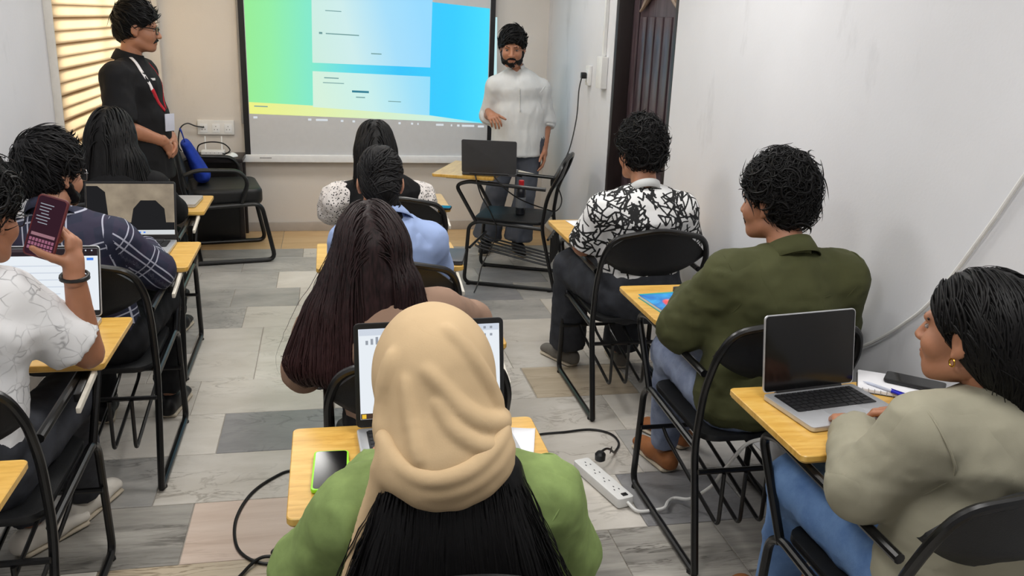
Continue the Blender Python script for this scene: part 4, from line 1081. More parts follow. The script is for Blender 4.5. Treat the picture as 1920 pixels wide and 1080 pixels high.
def folds(V_, N, amp, f=(14, 14, 10), f2=34):
    n1 = vnoise(V_*np.array(f)+7.3); n2 = vnoise(V_*f2+3.1)
    n3 = vnoise(V_*np.array(f)*np.array((1.9, 1.9, 2.6))+1.7)
    return V_+N*(amp*1.25*((1-np.abs(n1)*4)*.6+n2*.55+(1-np.abs(n3)*4)*.35))[:, None]
def orient(V_, F):
    a, b_, c_ = V_[F[:, 0]], V_[F[:, 1]], V_[F[:, 2]]
    vol = np.einsum('ij,ij->i', a, np.cross(b_, c_)).sum()+np.einsum('ij,ij->i', a, np.cross(c_, V_[F[:, 3]])).sum()
    return F if vol > 0 else F[:, ::-1]
def solid_obj(name, solid, res, mat, parent, org, amp=0, f=(14, 14, 10), f2=34, colorfn=None):
    V_, F = solid.mesh(res); F = orient(V_, F)
    if amp: V_ = folds(V_, vnormals(V_, F), amp, f, f2)
    return Geo().add(V_, F).build(name, mat, parent, org, colorfn(V_) if colorfn else None)
class Person:
    def __init__(s, label, org, head, hyaw=0, hpitch=0, hroll=0, neck=None, pelvis=None, tyaw=0, sw=.185, sh=None, elbow=None, wrist=None, knee=None, ankle=None, toe=None,
                 skin=SK1, hips=(.16, .11), waist=(.135, .095), chest=(.15, .10), fem=False, hsc=1.0, hands=None, arm=1.0, belly=None):
        s.org = np.array(org, float); s.root = tag(empty('person', org), label, 'person'); s.skin = skin; s.fem = fem; s.hsc = hsc
        s.hc = np.array(head, float); s.HR = frame(hyaw, hpitch, hroll); s.neck = np.array(neck, float); s.pel = np.array(pelvis, float)
        s.tx = rotz(math.radians(tyaw))@V(1, 0, 0); s.ty = rotz(math.radians(tyaw))@V(0, 1, 0)
        drop = V(0, 0, -.095)
        s.sh = [np.array(p, float) for p in sh] if sh else [s.neck+drop-s.tx*sw, s.neck+drop+s.tx*sw]
        s.el = [np.array(p, float) for p in elbow]; s.wr = [np.array(p, float) for p in wrist]
        s.kn = [np.array(p, float) for p in knee]; s.an = [np.array(p, float) for p in ankle]
        s.to = [unit(np.array(p, float)) for p in (toe or [(-.15, 1, 0), (.15, 1, 0)])]
        s.hip = [s.pel-s.tx*.085+V(0, 0, -.02), s.pel+s.tx*.085+V(0, 0, -.02)]
        s.hw, s.ww, s.cw = hips, waist, chest; s.am = arm
        ax = s.neck-s.pel
        s.wa = s.pel+ax*.36; s.ch = s.pel+ax*.74; s.up = s.neck-unit(ax)*.05
        if belly: s.wa = s.wa+s.ty*belly
        s.hands = hands or [None, None]
    def torso(s, g=0):
        g2 = lambda w: (w[0]+g, w[1]+g)
        sh = [RC(s.up+(s.sh[i]-s.up)*.2, s.sh[i], .046+g, .050*s.am+g*.9) for i in (0, 1)]
        return [EC(s.pel, s.wa, s.tx, g2(s.hw), g2(s.ww)), EC(s.wa, s.ch, s.tx, g2(s.ww), g2(s.cw)), EC(s.ch, s.up-unit(s.neck-s.pel)*.02, s.tx, g2(s.cw), (.095+g, .066+g))]+sh
    def upper(s, i, g=0, end=1.0, flat=False, flare=0):
        e = s.sh[i]+(s.el[i]-s.sh[i])*end
        return RC(s.sh[i], e, .051*s.am+g, (.051-.009*end)*s.am+g+flare, f1=flat)
    def fore(s, i, g=0, end=1.0, flat=False, flare=0):
        e = s.el[i]+(s.wr[i]-s.el[i])*end
        return RC(s.el[i], e, .043*s.am+g, (.043-.015*end)*s.am+g+flare, f1=flat)
    def legs(s, g=0, end=1.0, flat=True, flare=0):
        o = []
        for i in (0, 1):
            a = s.kn[i]+(s.an[i]-s.kn[i])*end
            o += [RC(s.hip[i], s.kn[i], .088+g, .060+g), RC(s.kn[i], a, .057+g, .057-.018*end+g+flare, f1=flat)]
        return o
    def body(s, res=.016, hres=.0048):
        b = Solid().us(s.torso(-.014), .05)
        b.u(RC(s.neck-V(0, 0, .03), s.hc+s.HR@V(0, -.025, -.06), .058, .052), .03)
        for i in (0, 1): b.u(s.upper(i, -.004), .03).u(s.fore(i, -.001), .02)
        b.us(s.legs(-.012, flat=False), .03)
        for i in (0, 1): b.u(RC(s.an[i]-s.to[i]*.03+V(0, 0, -.035), s.an[i]+s.to[i]*.13+V(0, 0, -.06), .034, .026), .03)
        g = Geo(); V_, F = b.mesh(res); g.add(V_, orient(V_, F))
        h, s.L = head_solid(s.hc, s.HR, s.hsc, s.fem); h.u(RC(s.hc+s.HR@V(0, -.03, -.05), s.neck-V(0, 0, .01), .050, .056), .03)
        V_, F = h.mesh(hres); g.add(V_, orient(V_, F))
        for i in (0, 1):
            hd = s.hands[i]
            if hd is None: hd = dict(d=unit(s.wr[i]-s.el[i])+V(0, .3, -.1), n=V(0, 0, -1))
            hs = Solid()
            for p, k in hand_prims(s.wr[i], right=(i == 1), **hd): hs.u(p, k)
            V_, F = hs.mesh(.0042); g.add(V_, orient(V_, F))
        return g.build('body', s.skin, s.root, s.org)
    def face(s, brow=H_BLACK, lips=True):
        E = lambda p, r: EL(s.L(*p), np.array(r)*s.hsc, s.HR)
        for q in (-1, 1):
            e = solid_obj('eye', Solid().u(E((q*.032, .0825, -.0018), (.0120, .0066, .0048))), .0025, M_eye, s.root, s.org)
            solid_obj('iris', Solid().u(E((q*.032, .0868, -.0016), (.0052, .0032, .0046))), .0018, M_iris, e, s.org)
            solid_obj('eyebrow', Solid().u(RC(s.L(q*.014, .0925, .0185), s.L(q*.034, .0895, .0235), .0038, .0042), .004).u(RC(s.L(q*.034, .0895, .0235), s.L(q*.052, .0755, .018), .0042, .0022), .004), .0025, brow, s.root, s.org)
        if lips:
            solid_obj('lips', Solid().u(RC(s.L(-.018, .0925, -.0625), s.L(.018, .0925, -.0625), .0062), .003).u(RC(s.L(-.014, .0915, -.073), s.L(.014, .0915, -.073), .0066), .003), .003, M_lip, s.root, s.org)
    def hair_cap(s, top=.018, side=.010, back=.014, front=.090, fz=.066, nape=-.080):
        a, b_ = V(0, front, fz), V(0, -.075, nape); dr = b_-a; n = V(0, dr[2], -dr[1]); n = unit(n) if n[2] > 0 else -unit(n)
        hs = Solid(); L = s.L; R = s.HR; k = s.hsc
        hs.u(EL(L(0, -.018, .036+top*.3), V(.076+side, .096+back, .086+top)*k, R), .01)
        hs.u(EL(L(0, -.05, -.025), V(.062+side*.6, .055+back, .06)*k, R), .03)
        hs.cut(HS(L(*a), -(R@n)), .012)
        hs.sub(EL(L(0, .105, -.03), V(.062, .07, .088)*k, R), .012)
        for q in (-1, 1): hs.sub(EL(L(q*.088, .004, -.012), V(.026, .028, .040)*k, R), .008)
        return hs
    def scalp_points(s, solid, n, seed, zmin=-.05, sel=None):
        r = np.random.RandomState(seed); pts = []
        while len(pts) < n:
            d = unit(r.randn(3)); p = V(d[0]*.085, -.018+d[1]*.107, .036+d[2]*.10)
            if p[2] < zmin or (p[1] > .085 and p[2] < .06): continue
            if sel and not sel(p): continue
            pts.append(p)
        P = np.array(pts)*s.hsc@s.HR.T+s.hc
        for _ in range(3):
            d, g = solid.grad(P); P = P-g*d[:, None]*.9
        keep = np.abs(solid.at(P)) < .006
        return P[keep]
    def short_hair(s, mat, style='curly', n=420, seed=1, length=.045, lift=.014, cap=None, w=.0032, comb=None, frizz=.6, loose=.026):
        cap = cap or s.hair_cap(); g = Geo(); V_, F = cap.mesh(.006); F = orient(V_, F); N = vnormals(V_, F)
        V_ = V_+N*(.020*vnoise(V_*26)+.009*vnoise(V_*60)+.004*vnoise(V_*130))[:, None] if style == 'curly' else V_+N*(.012*vnoise(V_*22)+.006*vnoise((V_@s.HR)*np.array((90, 25, 40))))[:, None]
        g.add(V_, F); P = s.scalp_points(cap, n, seed); r = np.random.RandomState(seed+5); R = s.HR
        crown = s.L(0, -.055, .11)
        rad = P-crown; rad /= np.maximum(np.linalg.norm(rad, axis=1), 1e-6)[:, None]
        cdir = np.array(comb if comb is not None else (0, .3, -.2), float)@R.T
        if style == 'curly':
            D0 = r.randn(*P.shape); cf = lambda P_, D, k: D+.55*np.cross(D, cap.grad(P_)[1])*1.2+rad*.15
            st = length/6*(.6+.8*r.rand(len(P))); pa, nr = flow(cap, P, D0, 6, st, cf, .001, .12, seed, lift=lift*(.3+r.rand(len(P))))
        else:
            D0 = rad+cdir; cf = lambda P_, D, k: D*.6+rad*.35+cdir*.5
            st = length/6*(.7+.6*r.rand(len(P))); pa, nr = flow(cap, P, D0, 6, st, cf, .001, frizz*.18, seed, lift=lift*(.2+r.rand(len(P))))
        V_, F = locks(pa, nr, w*(.7+.6*r.rand(len(P))), w*.55); g.add(V_, F)
        q = r.permutation(len(P))[:len(P)//9]; m_ = len(q)                       # loose outer curls that break the outline
        amt = .5 if style == 'curly' else .25
        cf2 = lambda P_, D, k: D+amt*np.cross(D, nr[q, 0])+(cdir*.3 if style != 'curly' else rad[q]*.1)
        pa, n2 = flow(cap, P[q], (r.randn(m_, 3) if style == 'curly' else rad[q]+cdir+.4*r.randn(m_, 3)), 8, length*1.7/8*(.6+.7*r.rand(m_)), cf2, .003, .1, seed+3, lift=loose*(.2+r.rand(m_)), hang=.08)
        V_, F = locks(pa, n2, w*1.5*(.6+.8*r.rand(m_)), w*.8); g.add(V_, F)
        return g.build('hair', mat, s.root, s.org)
    def long_hair(s, mat, curtain, n=420, seed=2, length=.6, off=.003, w=.007, part=0, spread=.4, cap=None, res=.008, steps=26, back=.5, strays=30, face=False):
        base = cap or s.hair_cap(top=.016, side=.012, back=.018, nape=-.10)
        for p, k in curtain: base.u(p, k)
        g = Geo(); V_, F = base.mesh(res); F = orient(V_, F); N = vnormals(V_, F)
        V_ = V_+N*(.006*vnoise(V_*np.array((55, 55, 5)))+.003*vnoise(V_*np.array((140, 140, 9))))[:, None]; g.add(V_, F)
        r = np.random.RandomState(seed); P = s.scalp_points(base, n, seed, zmin=-.02)
        loc = (P-s.hc)@s.HR; side = np.sign(loc[:, 0]-part)[:, None]*(s.HR@V(1, 0, 0))[None]
        D0 = side*.8+V(0, 0, .1)-(s.HR@V(0, 1, 0))*back
        cf = lambda P_, D, k: D*.75+V(0, 0, -.42)+side*(.10 if k < 4 else .0)-(s.HR@V(0, 1, 0))*(.22 if k < 5 else 0)
        st = length/steps*(.55+.55*r.rand(len(P))); pa, nr = flow(base, P, D0, steps, st, cf, off+.004*r.rand(len(P)), .05, seed, hang=.035)
        V_, F = locks(pa, nr, w*(.6+.8*r.rand(len(P))), w*.45); g.add(V_, F)
        if strays:
            pa2 = pa[:strays]+np.cumsum(r.randn(strays, steps+1, 3)*.0014, 1)*np.array((1, 1, .4)); V_, F = locks(pa2+nr[:strays]*np.linspace(0, .010, steps+1)[None, :, None], nr[:strays], .0014, .001); g.add(V_, F)
        return g.build('hair', mat, s.root, s.org)
    def shirt(s, mat, g=.012, sleeve=('long', 1.0), hem=None, res=.010, amp=.004, collar=None, name='shirt', flare=.006, colorfn=None, f=(14, 14, 9), k=.035, neckcut=True, extra=None, arms=(0, 1), subs=None):
        sd = Solid().us(s.torso(g), k)
        for i in arms:
            if sleeve[0] == 'short': sd.u(s.upper(i, g, sleeve[1], True, flare), .035)
            elif sleeve[0] == 'none': pass
            else: sd.u(s.upper(i, g), .035).u(s.fore(i, g, sleeve[1], True, flare), .03)
        for p, kk in (extra or []): sd.u(p, kk)
        for p, kk in (subs or []): sd.sub(p, kk)
        if hem is not None: sd.cut(HS((0, 0, hem), (0, 0, -1)))
        if neckcut: sd.sub(RC(s.neck+unit(s.neck-s.pel)*.045, s.neck+unit(s.hc-s.neck)*.14, .050, .066), .008)
        s.ss = sd
        return solid_obj(name, sd, res, mat, s.root, s.org, amp, f, colorfn=colorfn)
    def collar(s, mat, h=.035, r=.062, stand=.02, name='collar', gap=35, lay=True, rise=0):
        """turned collar: a band round the neck with a fallen leaf"""
        up = unit(s.hc+s.HR@V(0, -.03, -.06)-s.neck); x = s.tx; y = unit(np.cross(up, x)); vs = []; fs = []; n = 30; c0 = s.neck+up*(.004+rise)-y*.002
        prof = [(r, -.02), (r+.001, h*.6), (r+.003, h), (r+.010, h*.95), (r+.020, h*.3), (r+.030, -.022)] if lay else [(r, -.02), (r, h*.5), (r+.001, h), (r+.006, h), (r+.006, h*.5), (r+.007, -.02)]
        for k in range(n+1):
            a = math.radians(90+gap/2+(360-gap)*k/n)
            for q, z_ in prof: vs.append(c0+x*math.cos(a)*q+y*math.sin(a)*q*1.02+up*(z_-.012*(1+math.sin(a))*.5))
        m_ = len(prof); fs = [(i*m_+j_, (i+1)*m_+j_, (i+1)*m_+j_+1, i*m_+j_+1) for i in range(n) for j_ in range(m_-1)]
        o = MB().add([p-s.org for p in vs], fs).build(name, mat, s.root, angle=80); md = o.modifiers.new('thickness', 'SOLIDIFY'); md.thickness = .003; return o
    def on_shirt(s, pts, off=.002):
        P = np.array(pts, float)
        for _ in range(8):
            d, g = s.ss.grad(P); P = P-g*np.clip(d-off, -.03, .03)[:, None]*.9
        return P
    def seam(s, pts, mat, r=.0022, name='seam', off=.0005):
        P = s.on_shirt(spline(pts, 6), off); return MB().tube([q-s.org for q in P], r, 6).build(name, mat, s.root)
    def armhole(s, i, mat, r=.0022):
        a = unit(s.el[i]-s.sh[i])*.5+unit(s.sh[i]-s.up)*.8; a = unit(a); u_ = unit(np.cross(a, V(0, 1, .1))); w_ = np.cross(a, u_); c_ = s.sh[i]-a*.01
        P = s.on_shirt([c_+(u_*math.cos(t)+w_*math.sin(t))*.085 for t in np.linspace(-.4*math.pi, 1.2*math.pi, 40)], .0005)
        P = np.array([q for q in P]); return MB().tube([q-s.org for q in P], r, 6).build('armhole_seam', mat, s.root)
    def trousers(s, mat, g=.012, end=.95, flare=.0, res=.012, amp=.005, top=None):
        sd = Solid().u(EC(s.pel, s.pel+(s.wa-s.pel)*.4, s.tx, (s.hw[0]+g-.004, s.hw[1]+g-.004), (s.hw[0]+g-.008, s.hw[1]+g-.006)), .04).us(s.legs(g, end, True, flare), .035)
        return solid_obj('trousers', sd, res, mat, s.root, s.org, amp, (16, 16, 12))
    def shoes(s, mat, sole=M_sole, scale=1.0, name='shoe', which=(0, 1)):
        for i in which:
            t = unit(s.to[i]*V(1, 1, 0)); u_ = np.cross(t, V(0, 0, 1)); a = s.an[i]*V(1, 1, 0)
            hl, tp = a-t*.05*scale, a+t*.17*scale
            sd = Solid().u(EC(hl+V(0, 0, .045), a+t*.06+V(0, 0, .048), u_, (.036, .045), (.042, .04)), .03).u(EC(a+t*.06+V(0, 0, .045), tp+V(0, 0, .032), u_, (.043, .036), (.038, .024)), .03).cut(HS((0, 0, .018), (0, 0, -1)))
            sd.u(RC(s.an[i]+V(0, 0, -.02), s.an[i]+V(0, 0, .0), .040, .040, f1=True), .02) if name == 'shoe' else None
            o = solid_obj(name, sd, .006, mat, s.root, s.org)
            so = Solid().u(EC(hl+V(0, 0, .01), tp+V(0, 0, .01), u_, (.038, .013), (.043, .013)), .01).cut(HS((0, 0, .021), (0, 0, 1))).cut(HS((0, 0, .002), (0, 0, -1)))
            solid_obj('sole', so, .005, sole, o, s.org)
    def glasses(s, mat, r=.0016, w=.050, h=.036, lens=True):
        L = s.L; k = s.hsc; vs = []
        mb = MB()
        for q in (-1, 1):
            loop = [L(q*.032+x, .104-abs(x+q*.0)*.0-abs(q*.032+x)*.12, .0+z_)-s.org for x, z_ in rrect(-w/2, w/2, -h/2-.002, h/2-.002, .011, 3)]
            mb.tube(loop, r, 6, closed=True)
            mb.tube([L(q*(.032+w/2), .096, .006)-s.org, L(q*.074, .088, .008)-s.org, L(q*.083, .01, .012)-s.org, L(q*.083, -.02, -.006)-s.org], r*1.2, 6)
        mb.tube([L(-.008, .104, .004)-s.org, L(0, .1075, .006)-s.org, L(.008, .104, .004)-s.org], r, 6)
        o = mb.build('glasses', mat, s.root)
        if lens:
            for q in (-1, 1):
                pts = [L(q*.032+x, .104-abs(q*.032+x)*.12, z_)-s.org for x, z_ in rrect(-w/2, w/2, -h/2-.002, h/2-.002, .011, 3)]
                l_ = MB().add(pts, [tuple(range(len(pts)))]).build('lens', M_lens, o, smooth=False)
    def beard(s, mat, full=True, g=.004):
        L, R, k = s.L, s.HR, s.hsc; E = lambda p, r_: EL(L(*p), np.array(r_)*k, R)
        if full:
            sd = Solid().u(E((0, .044, -.080), (.049+g, .046+g, .036+g)), .02).u(E((0, .072, -.096), (.021, .019, .019)), .02)
            for q in (-1, 1): sd.u(RC(L(q*.064, .012, -.035), L(q*.046, .05, -.082), (.012+g)*k, (.018+g)*k), .02)
            sd.sub(E((0, .10, -.034), (.040, .05, .030)), .008).sub(E((0, .105, -.068), (.020, .03, .010)), .004)
            solid_obj('beard', sd, .005, mat, s.root, s.org, .003, (90, 90, 60), 160)
        ms_ = Solid()
        for q in (-1, 1): ms_.u(RC(L(0, .0985, -.0535), L(q*.022, .0925, -.0585), .0058*k, .0052*k), .004).u(RC(L(q*.022, .0925, -.0585), L(q*.031, .082, -.071), .0050*k, .0032*k), .004)
        solid_obj('moustache', ms_, .0028, mat, s.root, s.org, .0012, (120, 120, 90), 200)
def seated(label, cx, cy, head, neck, skin=SK1, pelvis=None, knee=None, ankle=None, **kw):
    pel = pelvis or (cx, cy+.20, .545)
    knee = knee or [(cx-.115, cy+.62, .545), (cx+.115, cy+.62, .545)]; ankle = ankle or [(cx-.10, cy+.68, .095), (cx+.10, cy+.68, .095)]
    return Person(label, (cx, cy+.2, .4575), head, neck=neck, pelvis=pel, knee=knee, ankle=ankle, skin=skin, **kw)
def plaid_uv(p):
    segs = [(p.pel, p.neck, p.tx, .13)]+[(p.sh[i], p.el[i], V(0, 1, 0), .055) for i in (0, 1)]+[(p.el[i], p.wr[i], V(0, 0, 1), .045) for i in (0, 1)]
    def fn(V_):
        best = np.full(len(V_), 9.); sec = np.full(len(V_), 9.); U = np.zeros((len(V_), 4)); U[:, 3] = 1
        for i, (a, b_, ref, rr) in enumerate(segs):
            ba = b_-a; L = np.linalg.norm(ba); w = ba/L; x = unit(ref-w*ref.dot(w)); y = np.cross(w, x); q = V_-a; t = np.clip(q@w, 0, L); d = np.linalg.norm(q-t[:, None]*w, axis=1)-rr*(1.25 if i == 0 else 1)
            m_ = d < best; sec = np.where(m_, best, np.minimum(sec, d)); best[m_] = d[m_]; U[m_, 1] = (q@w)[m_]+.03*i
            if i == 0: U[m_, 0] = (q@x)[m_]
            else: U[m_, 0] = (np.arctan2(q@y, q@x)*rr*1.2)[m_]
        U[:, 2] = np.clip((sec-best-.004)/.006, 0, 1)
        return U
    return fn
def scribble_fn(seed=3, n=430):
    def fn(V_):
        r = np.random.RandomState(seed); ink = np.zeros(len(V_)); lo, hi = V_.min(0), V_.max(0)
        for k in range(n):
            c = V_[r.randint(len(V_))]; m_ = np.where(np.abs(V_-c).max(1) < .075)[0]
            if len(m_) < 5: continue
            Q = V_[m_]; cov = np.cov((Q-c).T); ev, evec = np.linalg.eigh(cov); a, b_ = evec[:, 2], evec[:, 1]
            th = r.rand()*6.28; a, b_ = a*math.cos(th)+b_*math.sin(th), b_*math.cos(th)-a*math.sin(th)
            u_, v_ = (Q-c)@a, (Q-c)@b_
            nz = r.randint(3, 7); xs = np.linspace(-.045, .045, nz)*(.6+.5*r.rand()); ys = (np.arange(nz) % 2*2-1)*(.012+.022*r.rand())*(.5+r.rand(nz)); 
            if r.rand() < .3: ys *= .25
            d = np.full(len(m_), 9.)
            for i in range(nz-1):
                ax_, ay = xs[i], ys[i]; bx, by = xs[i+1]-ax_, ys[i+1]-ay; t = np.clip(((u_-ax_)*bx+(v_-ay)*by)/(bx*bx+by*by), 0, 1)
                d = np.minimum(d, np.hypot(u_-ax_-bx*t, v_-ay-by*t))
            wd = .0030+.0012*r.rand(); ink[m_] = np.maximum(ink[m_], np.clip((wd+.0022-d)/.0044, 0, 1))
        return np.stack([ink, ink, ink, np.ones(len(ink))], 1)
    return fn
# ------------------------------------------------------------------ the people in the room
def dirs(*a): return [np.array(q, float) for q in a]
# person in the head scarf (front middle)
p = seated('person in a beige head scarf and green top typing at the front middle board', .185, 1.17, (.172, 1.445, 1.080), (.190, 1.375, .972), SK3, hpitch=22, fem=True, sw=.165,
           sh=[(.035, 1.375, .868), (.362, 1.375, .875)], elbow=[(-.058, 1.45, .71), (.438, 1.45, .70)], wrist=[(.10, 1.70, .785), (.33, 1.70, .785)], hips=(.17, .115), waist=(.14, .095), chest=(.15, .095), hands=[dict(d=(.25, 1, -.1), n=(0, 0, -1)), dict(d=(-.25, 1, -.1), n=(0, 0, -1))])
p.body(); p.face()
p.shirt(C_GREEN, .020, ('long', .95), .47, amp=.005, name='kurta', f=(16, 16, 11)); p.armhole(0, C_GREEN); p.armhole(1, C_GREEN); p.trousers(C_BLKTR); p.shoes(C_SHOEB)
# black hair below the scarf
hb = Solid().u(EC((.185, 1.325, .965), (.205, 1.200, .52), (1, 0, 0), (.10, .046), (.20, .055)), .03).u(EC((.095, 1.325, .935), (.035, 1.215, .52), (1, 0, .1), (.04, .042), (.07, .05)), .04).u(EC((.270, 1.325, .955), (.36, 1.222, .55), (1, 0, 0), (.04, .044), (.07, .05)), .04)
g = Geo(); V_, F = hb.mesh(.009); F = orient(V_, F); N = vnormals(V_, F); V_ = V_+N*(.007*vnoise(V_*np.array((50, 50, 5)))+.003*vnoise(V_*np.array((130, 130, 9))))[:, None]; g.add(V_, F)
r = np.random.RandomState(5); n = 1000
P = np.stack([.185+(r.rand(n)-.5)*.25, 1.24+.06*r.rand(n), .965-.04*r.rand(n)], 1)
for _ in range(4):
    d, gr = hb.grad(P); P = P-gr*d[:, None]*.9
fan = ((P[:, 0]-.185)*1.1)[:, None]*V(1, 0, 0)
pa, nr = flow(hb, P, fan+V(0, -.1, -1), 24, .021*(.7+.4*r.rand(n)), lambda P_, D, k: D*.6+V(0, 0, -.4)+fan*.6, .002+.003*r.rand(n), .05, 5, hang=.04)
V_, F = locks(pa, nr, .0036*(.5+.9*r.rand(n)), .0018); g.add(V_, F)
for sgn in (-1, 1):                                      # loose strands on both sides
    q_ = np.argsort(sgn*-P[:, 0])[:34]; pa2 = pa[q_]; t_ = np.linspace(0, 1, 25)[None, :, None]
    V_, F = locks(pa2+t_*V(sgn*.035, -.01, .01)*(.2+r.rand(34, 1, 1))+np.cumsum(r.randn(34, 25, 3)*.0016, 1), nr[q_], .0013, .001); g.add(V_, F)
g.build('hair', H_BLACK, p.root, p.org)
# the scarf: cap and neck drape with folds, then the neck wrap and its hanging tail
c0, R0 = p.hc, p.HR; L = p.L
sc = Solid().u(EL(L(0, -.012, .032), (.100, .122, .110), R0), .02).u(EC(L(0, -.03, .0), (.18, 1.345, .985), (1, 0, 0), (.100, .102), (.118, .092)), .04)
sc.sub(EL(L(0, .13, -.02), (.07, .085, .085), R0), .01)
def on_back(solid, xz, y0=1.10):
    """drop points onto the rear of a solid"""
    P_ = np.array([(x_, y0, z_) for x_, z_ in xz], float)
    for _ in range(40): P_[:, 1] += np.clip(solid.at(P_), -.02, .02)*.8
    return P_
def ridge(solid, xz, r0_, r1_, k_, lift=0.0, n_=4):
    q_ = on_back(solid, spline([V(a_, 0, c_) for a_, c_ in xz], n_) and [(v_[0], v_[2]) for v_ in spline([V(a_, 0, c_) for a_, c_ in xz], n_)])
    m_ = len(q_); out = []
    for i in range(m_-1):
        t0, t1 = i/(m_-1), (i+1)/(m_-1); ra, rb = r0_+(r1_-r0_)*t0, r0_+(r1_-r0_)*t1
        out.append((RC(q_[i]+V(0, ra*.55-lift, 0), q_[i+1]+V(0, rb*.55-lift, 0), ra, rb), k_))
    return out
base_ = Solid(); base_.ops = list(sc.ops)
for xz, a_, c_, k_ in (([(.188, 1.205), (.219, 1.172), (.25, 1.12), (.272, 1.07)], .006, .012, .014), ([(.150, 1.150), (.186, 1.108), (.208, 1.083), (.240, 1.060), (.285, 1.042)], .007, .016, .014),
                       ([(.095, 1.160), (.082, 1.11), (.073, 1.03)], .008, .010, .016), ([(.165, 1.10), (.185, 1.065), (.225, 1.035), (.27, 1.02)], .006, .012, .014),
                       ([(.115, 1.13), (.12, 1.08), (.13, 1.02)], .005, .008, .016)):
    for q_, kk in ridge(base_, xz, a_, c_, k_): sc.u(q_, kk)
sc.cut(HS((.18, 1.27, .955), (-.12, .25, -1)), .006)
V_, F = sc.mesh(.0045); F = orient(V_, F); N = vnormals(V_, F)
amp = np.clip((1.12-V_[:, 2])/.12, 0, 1)
V_ = V_+N*(.005*amp*vnoise(V_*np.array((20, 20, 9)))+.0018*vnoise(V_*34))[:, None]
gs_ = Geo().add(V_, F)
wrap = Solid()
w_base = Solid(); w_base.ops = list(sc.ops)
for xz, a_, c_, k_ in (([(.078, 1.035), (.10, 1.005), (.148, .988), (.21, 1.0), (.254, 1.022), (.278, 1.037)], .014, .014, .012), ([(.078, 1.01), (.10, .982), (.148, .964), (.21, .974), (.26, .997), (.28, 1.014)], .015, .016, .012), ([(.082, .985), (.12, .960), (.165, .945), (.21, .950), (.25, .968), (.278, .99)], .014, .015, .012)):
    for q_, kk in ridge(base_, xz, a_, c_, k_, .003): wrap.u(q_, kk)
wrap.u(EC((.078, 1.308, .985), (-.028, 1.215, .54), (1, .15, 0), (.022, .012), (.056, .010), f1=True), .02)
V_, F = wrap.mesh(.0045); F = orient(V_, F); N = vnormals(V_, F)
V_ = V_+N*(.003*vnoise(V_*np.array((40, 40, 12)))+.0015*vnoise(V_*40))[:, None]; gs_.add(V_, F)
gs_.build('head_scarf', C_BEIGE, p.root, p.org)

# person with long brown hair (middle, second from the front of picture)
p = seated('person with long dark brown hair in a dusty brown top on the middle column', .218, 2.10, (.115, 2.47, 1.055), (.135, 2.385, .94), SK3, hpitch=16, hroll=-6, fem=True,
           sh=[(-.035, 2.37, .845), (.30, 2.40, .885)], elbow=[(-.085, 2.46, .70), (.425, 2.58, .795)], wrist=[(.10, 2.70, .78), (.28, 2.76, .785)], hips=(.165, .115), waist=(.135, .10), chest=(.145, .105))
p.body(); p.face()
p.shirt(C_BROWN, .016, ('long', .95), .49, amp=.004, name='sweater'); p.trousers(C_BLKTR, g=.018); p.shoes(C_SHOEB)
p.long_hair(H_BROWN, [(EC((.115, 2.40, 1.08), (.045, 2.315, .76), (1, 0, .1), (.098, .085), (.165, .065)), .04), (EC((-.01, 2.36, .90), (-.075, 2.36, .75), (1, .4, 0), (.05, .05), (.045, .045)), .04), (EC((.19, 2.36, .98), (.225, 2.335, .86), (1, 0, 0), (.05, .055), (.05, .045)), .04)], n=1300, seed=8, length=.62, w=.0038, strays=60)

# person in light blue (middle column)
p = seated('person in a light blue shirt with tied back hair on the middle column', .216, 3.00, (.19, 3.36, 1.090), (.215, 3.27, .975), SK3, hpitch=14, fem=True, sw=.15,
           elbow=[(.04, 3.38, .735), (.41, 3.36, .745)], wrist=[(.10, 3.56, .785), (.33, 3.56, .785)], waist=(.135, .10), chest=(.155, .11))
p.body(); p.face()
p.shirt(C_BLUE, .018, ('long', .6), .48, amp=.005); p.collar(C_BLUE, .03); p.trousers(C_BLKTR); p.shoes(C_SHOEB)
cap = p.hair_cap(top=.012, side=.007, back=.012, nape=-.095); cap.u(EL(p.L(.01, -.112, -.03), (.042, .034, .045), p.HR), .02); cap.u(EC(p.L(.02, -.11, -.06), (.265, 3.19, .86), (1, 0, 0), (.03, .025), (.05, .03)), .03)
p.short_hair(H_SOFT, 'straight', 1260, 4, .09, 0.0023, cap, .0033, comb=(0, -1, -.25), frizz=.1, loose=.002)
MB().box(p.L(.015, -.128, .0)-p.org, (.03, .006, .012), p.HR).build('hair_clip', M_trunk, p.root, bevel=.002)

# person in black vest with dotted sleeves (middle column, nearest the screen)
p = seated('person with long black hair, black vest and dotted white sleeves facing the screen', .314, 4.13, (.23, 4.50, 1.055), (.245, 4.40, .935), SK3, hpitch=10, fem=True, sw=.165,
           elbow=[(.01, 4.46, .75), (.47, 4.46, .76)], wrist=[(.13, 4.68, .785), (.42, 4.68, .785)], waist=(.135, .10), chest=(.155, .11))
p.body(); p.face()
p.shirt(C_BLACK, .014, ('none', 0), .48, amp=.004, name='vest', neckcut=False)
for i in (0, 1):
    sd = Solid().u(RC(p.sh[i]+V(0, 0, -.01), (p.sh[i]+p.el[i])/2, .072, .092), .03).u(RC((p.sh[i]+p.el[i])/2, p.el[i], .092, .066), .03).u(RC(p.el[i], p.el[i]+(p.wr[i]-p.el[i])*.6, .062, .04, f1=True), .03)
    solid_obj('sleeve', sd, .009, C_DOTS, p.root, p.org, .008, (22, 22, 14))
p.trousers(C_BLKTR); p.shoes(C_SHOEB)
p.long_hair(H_BLACK, [(EC((.23, 4.43, 1.05), (.235, 4.32, .80), (1, 0, 0), (.098, .08), (.11, .05)), .04)], n=600, seed=12, length=.42, w=.005, strays=10)

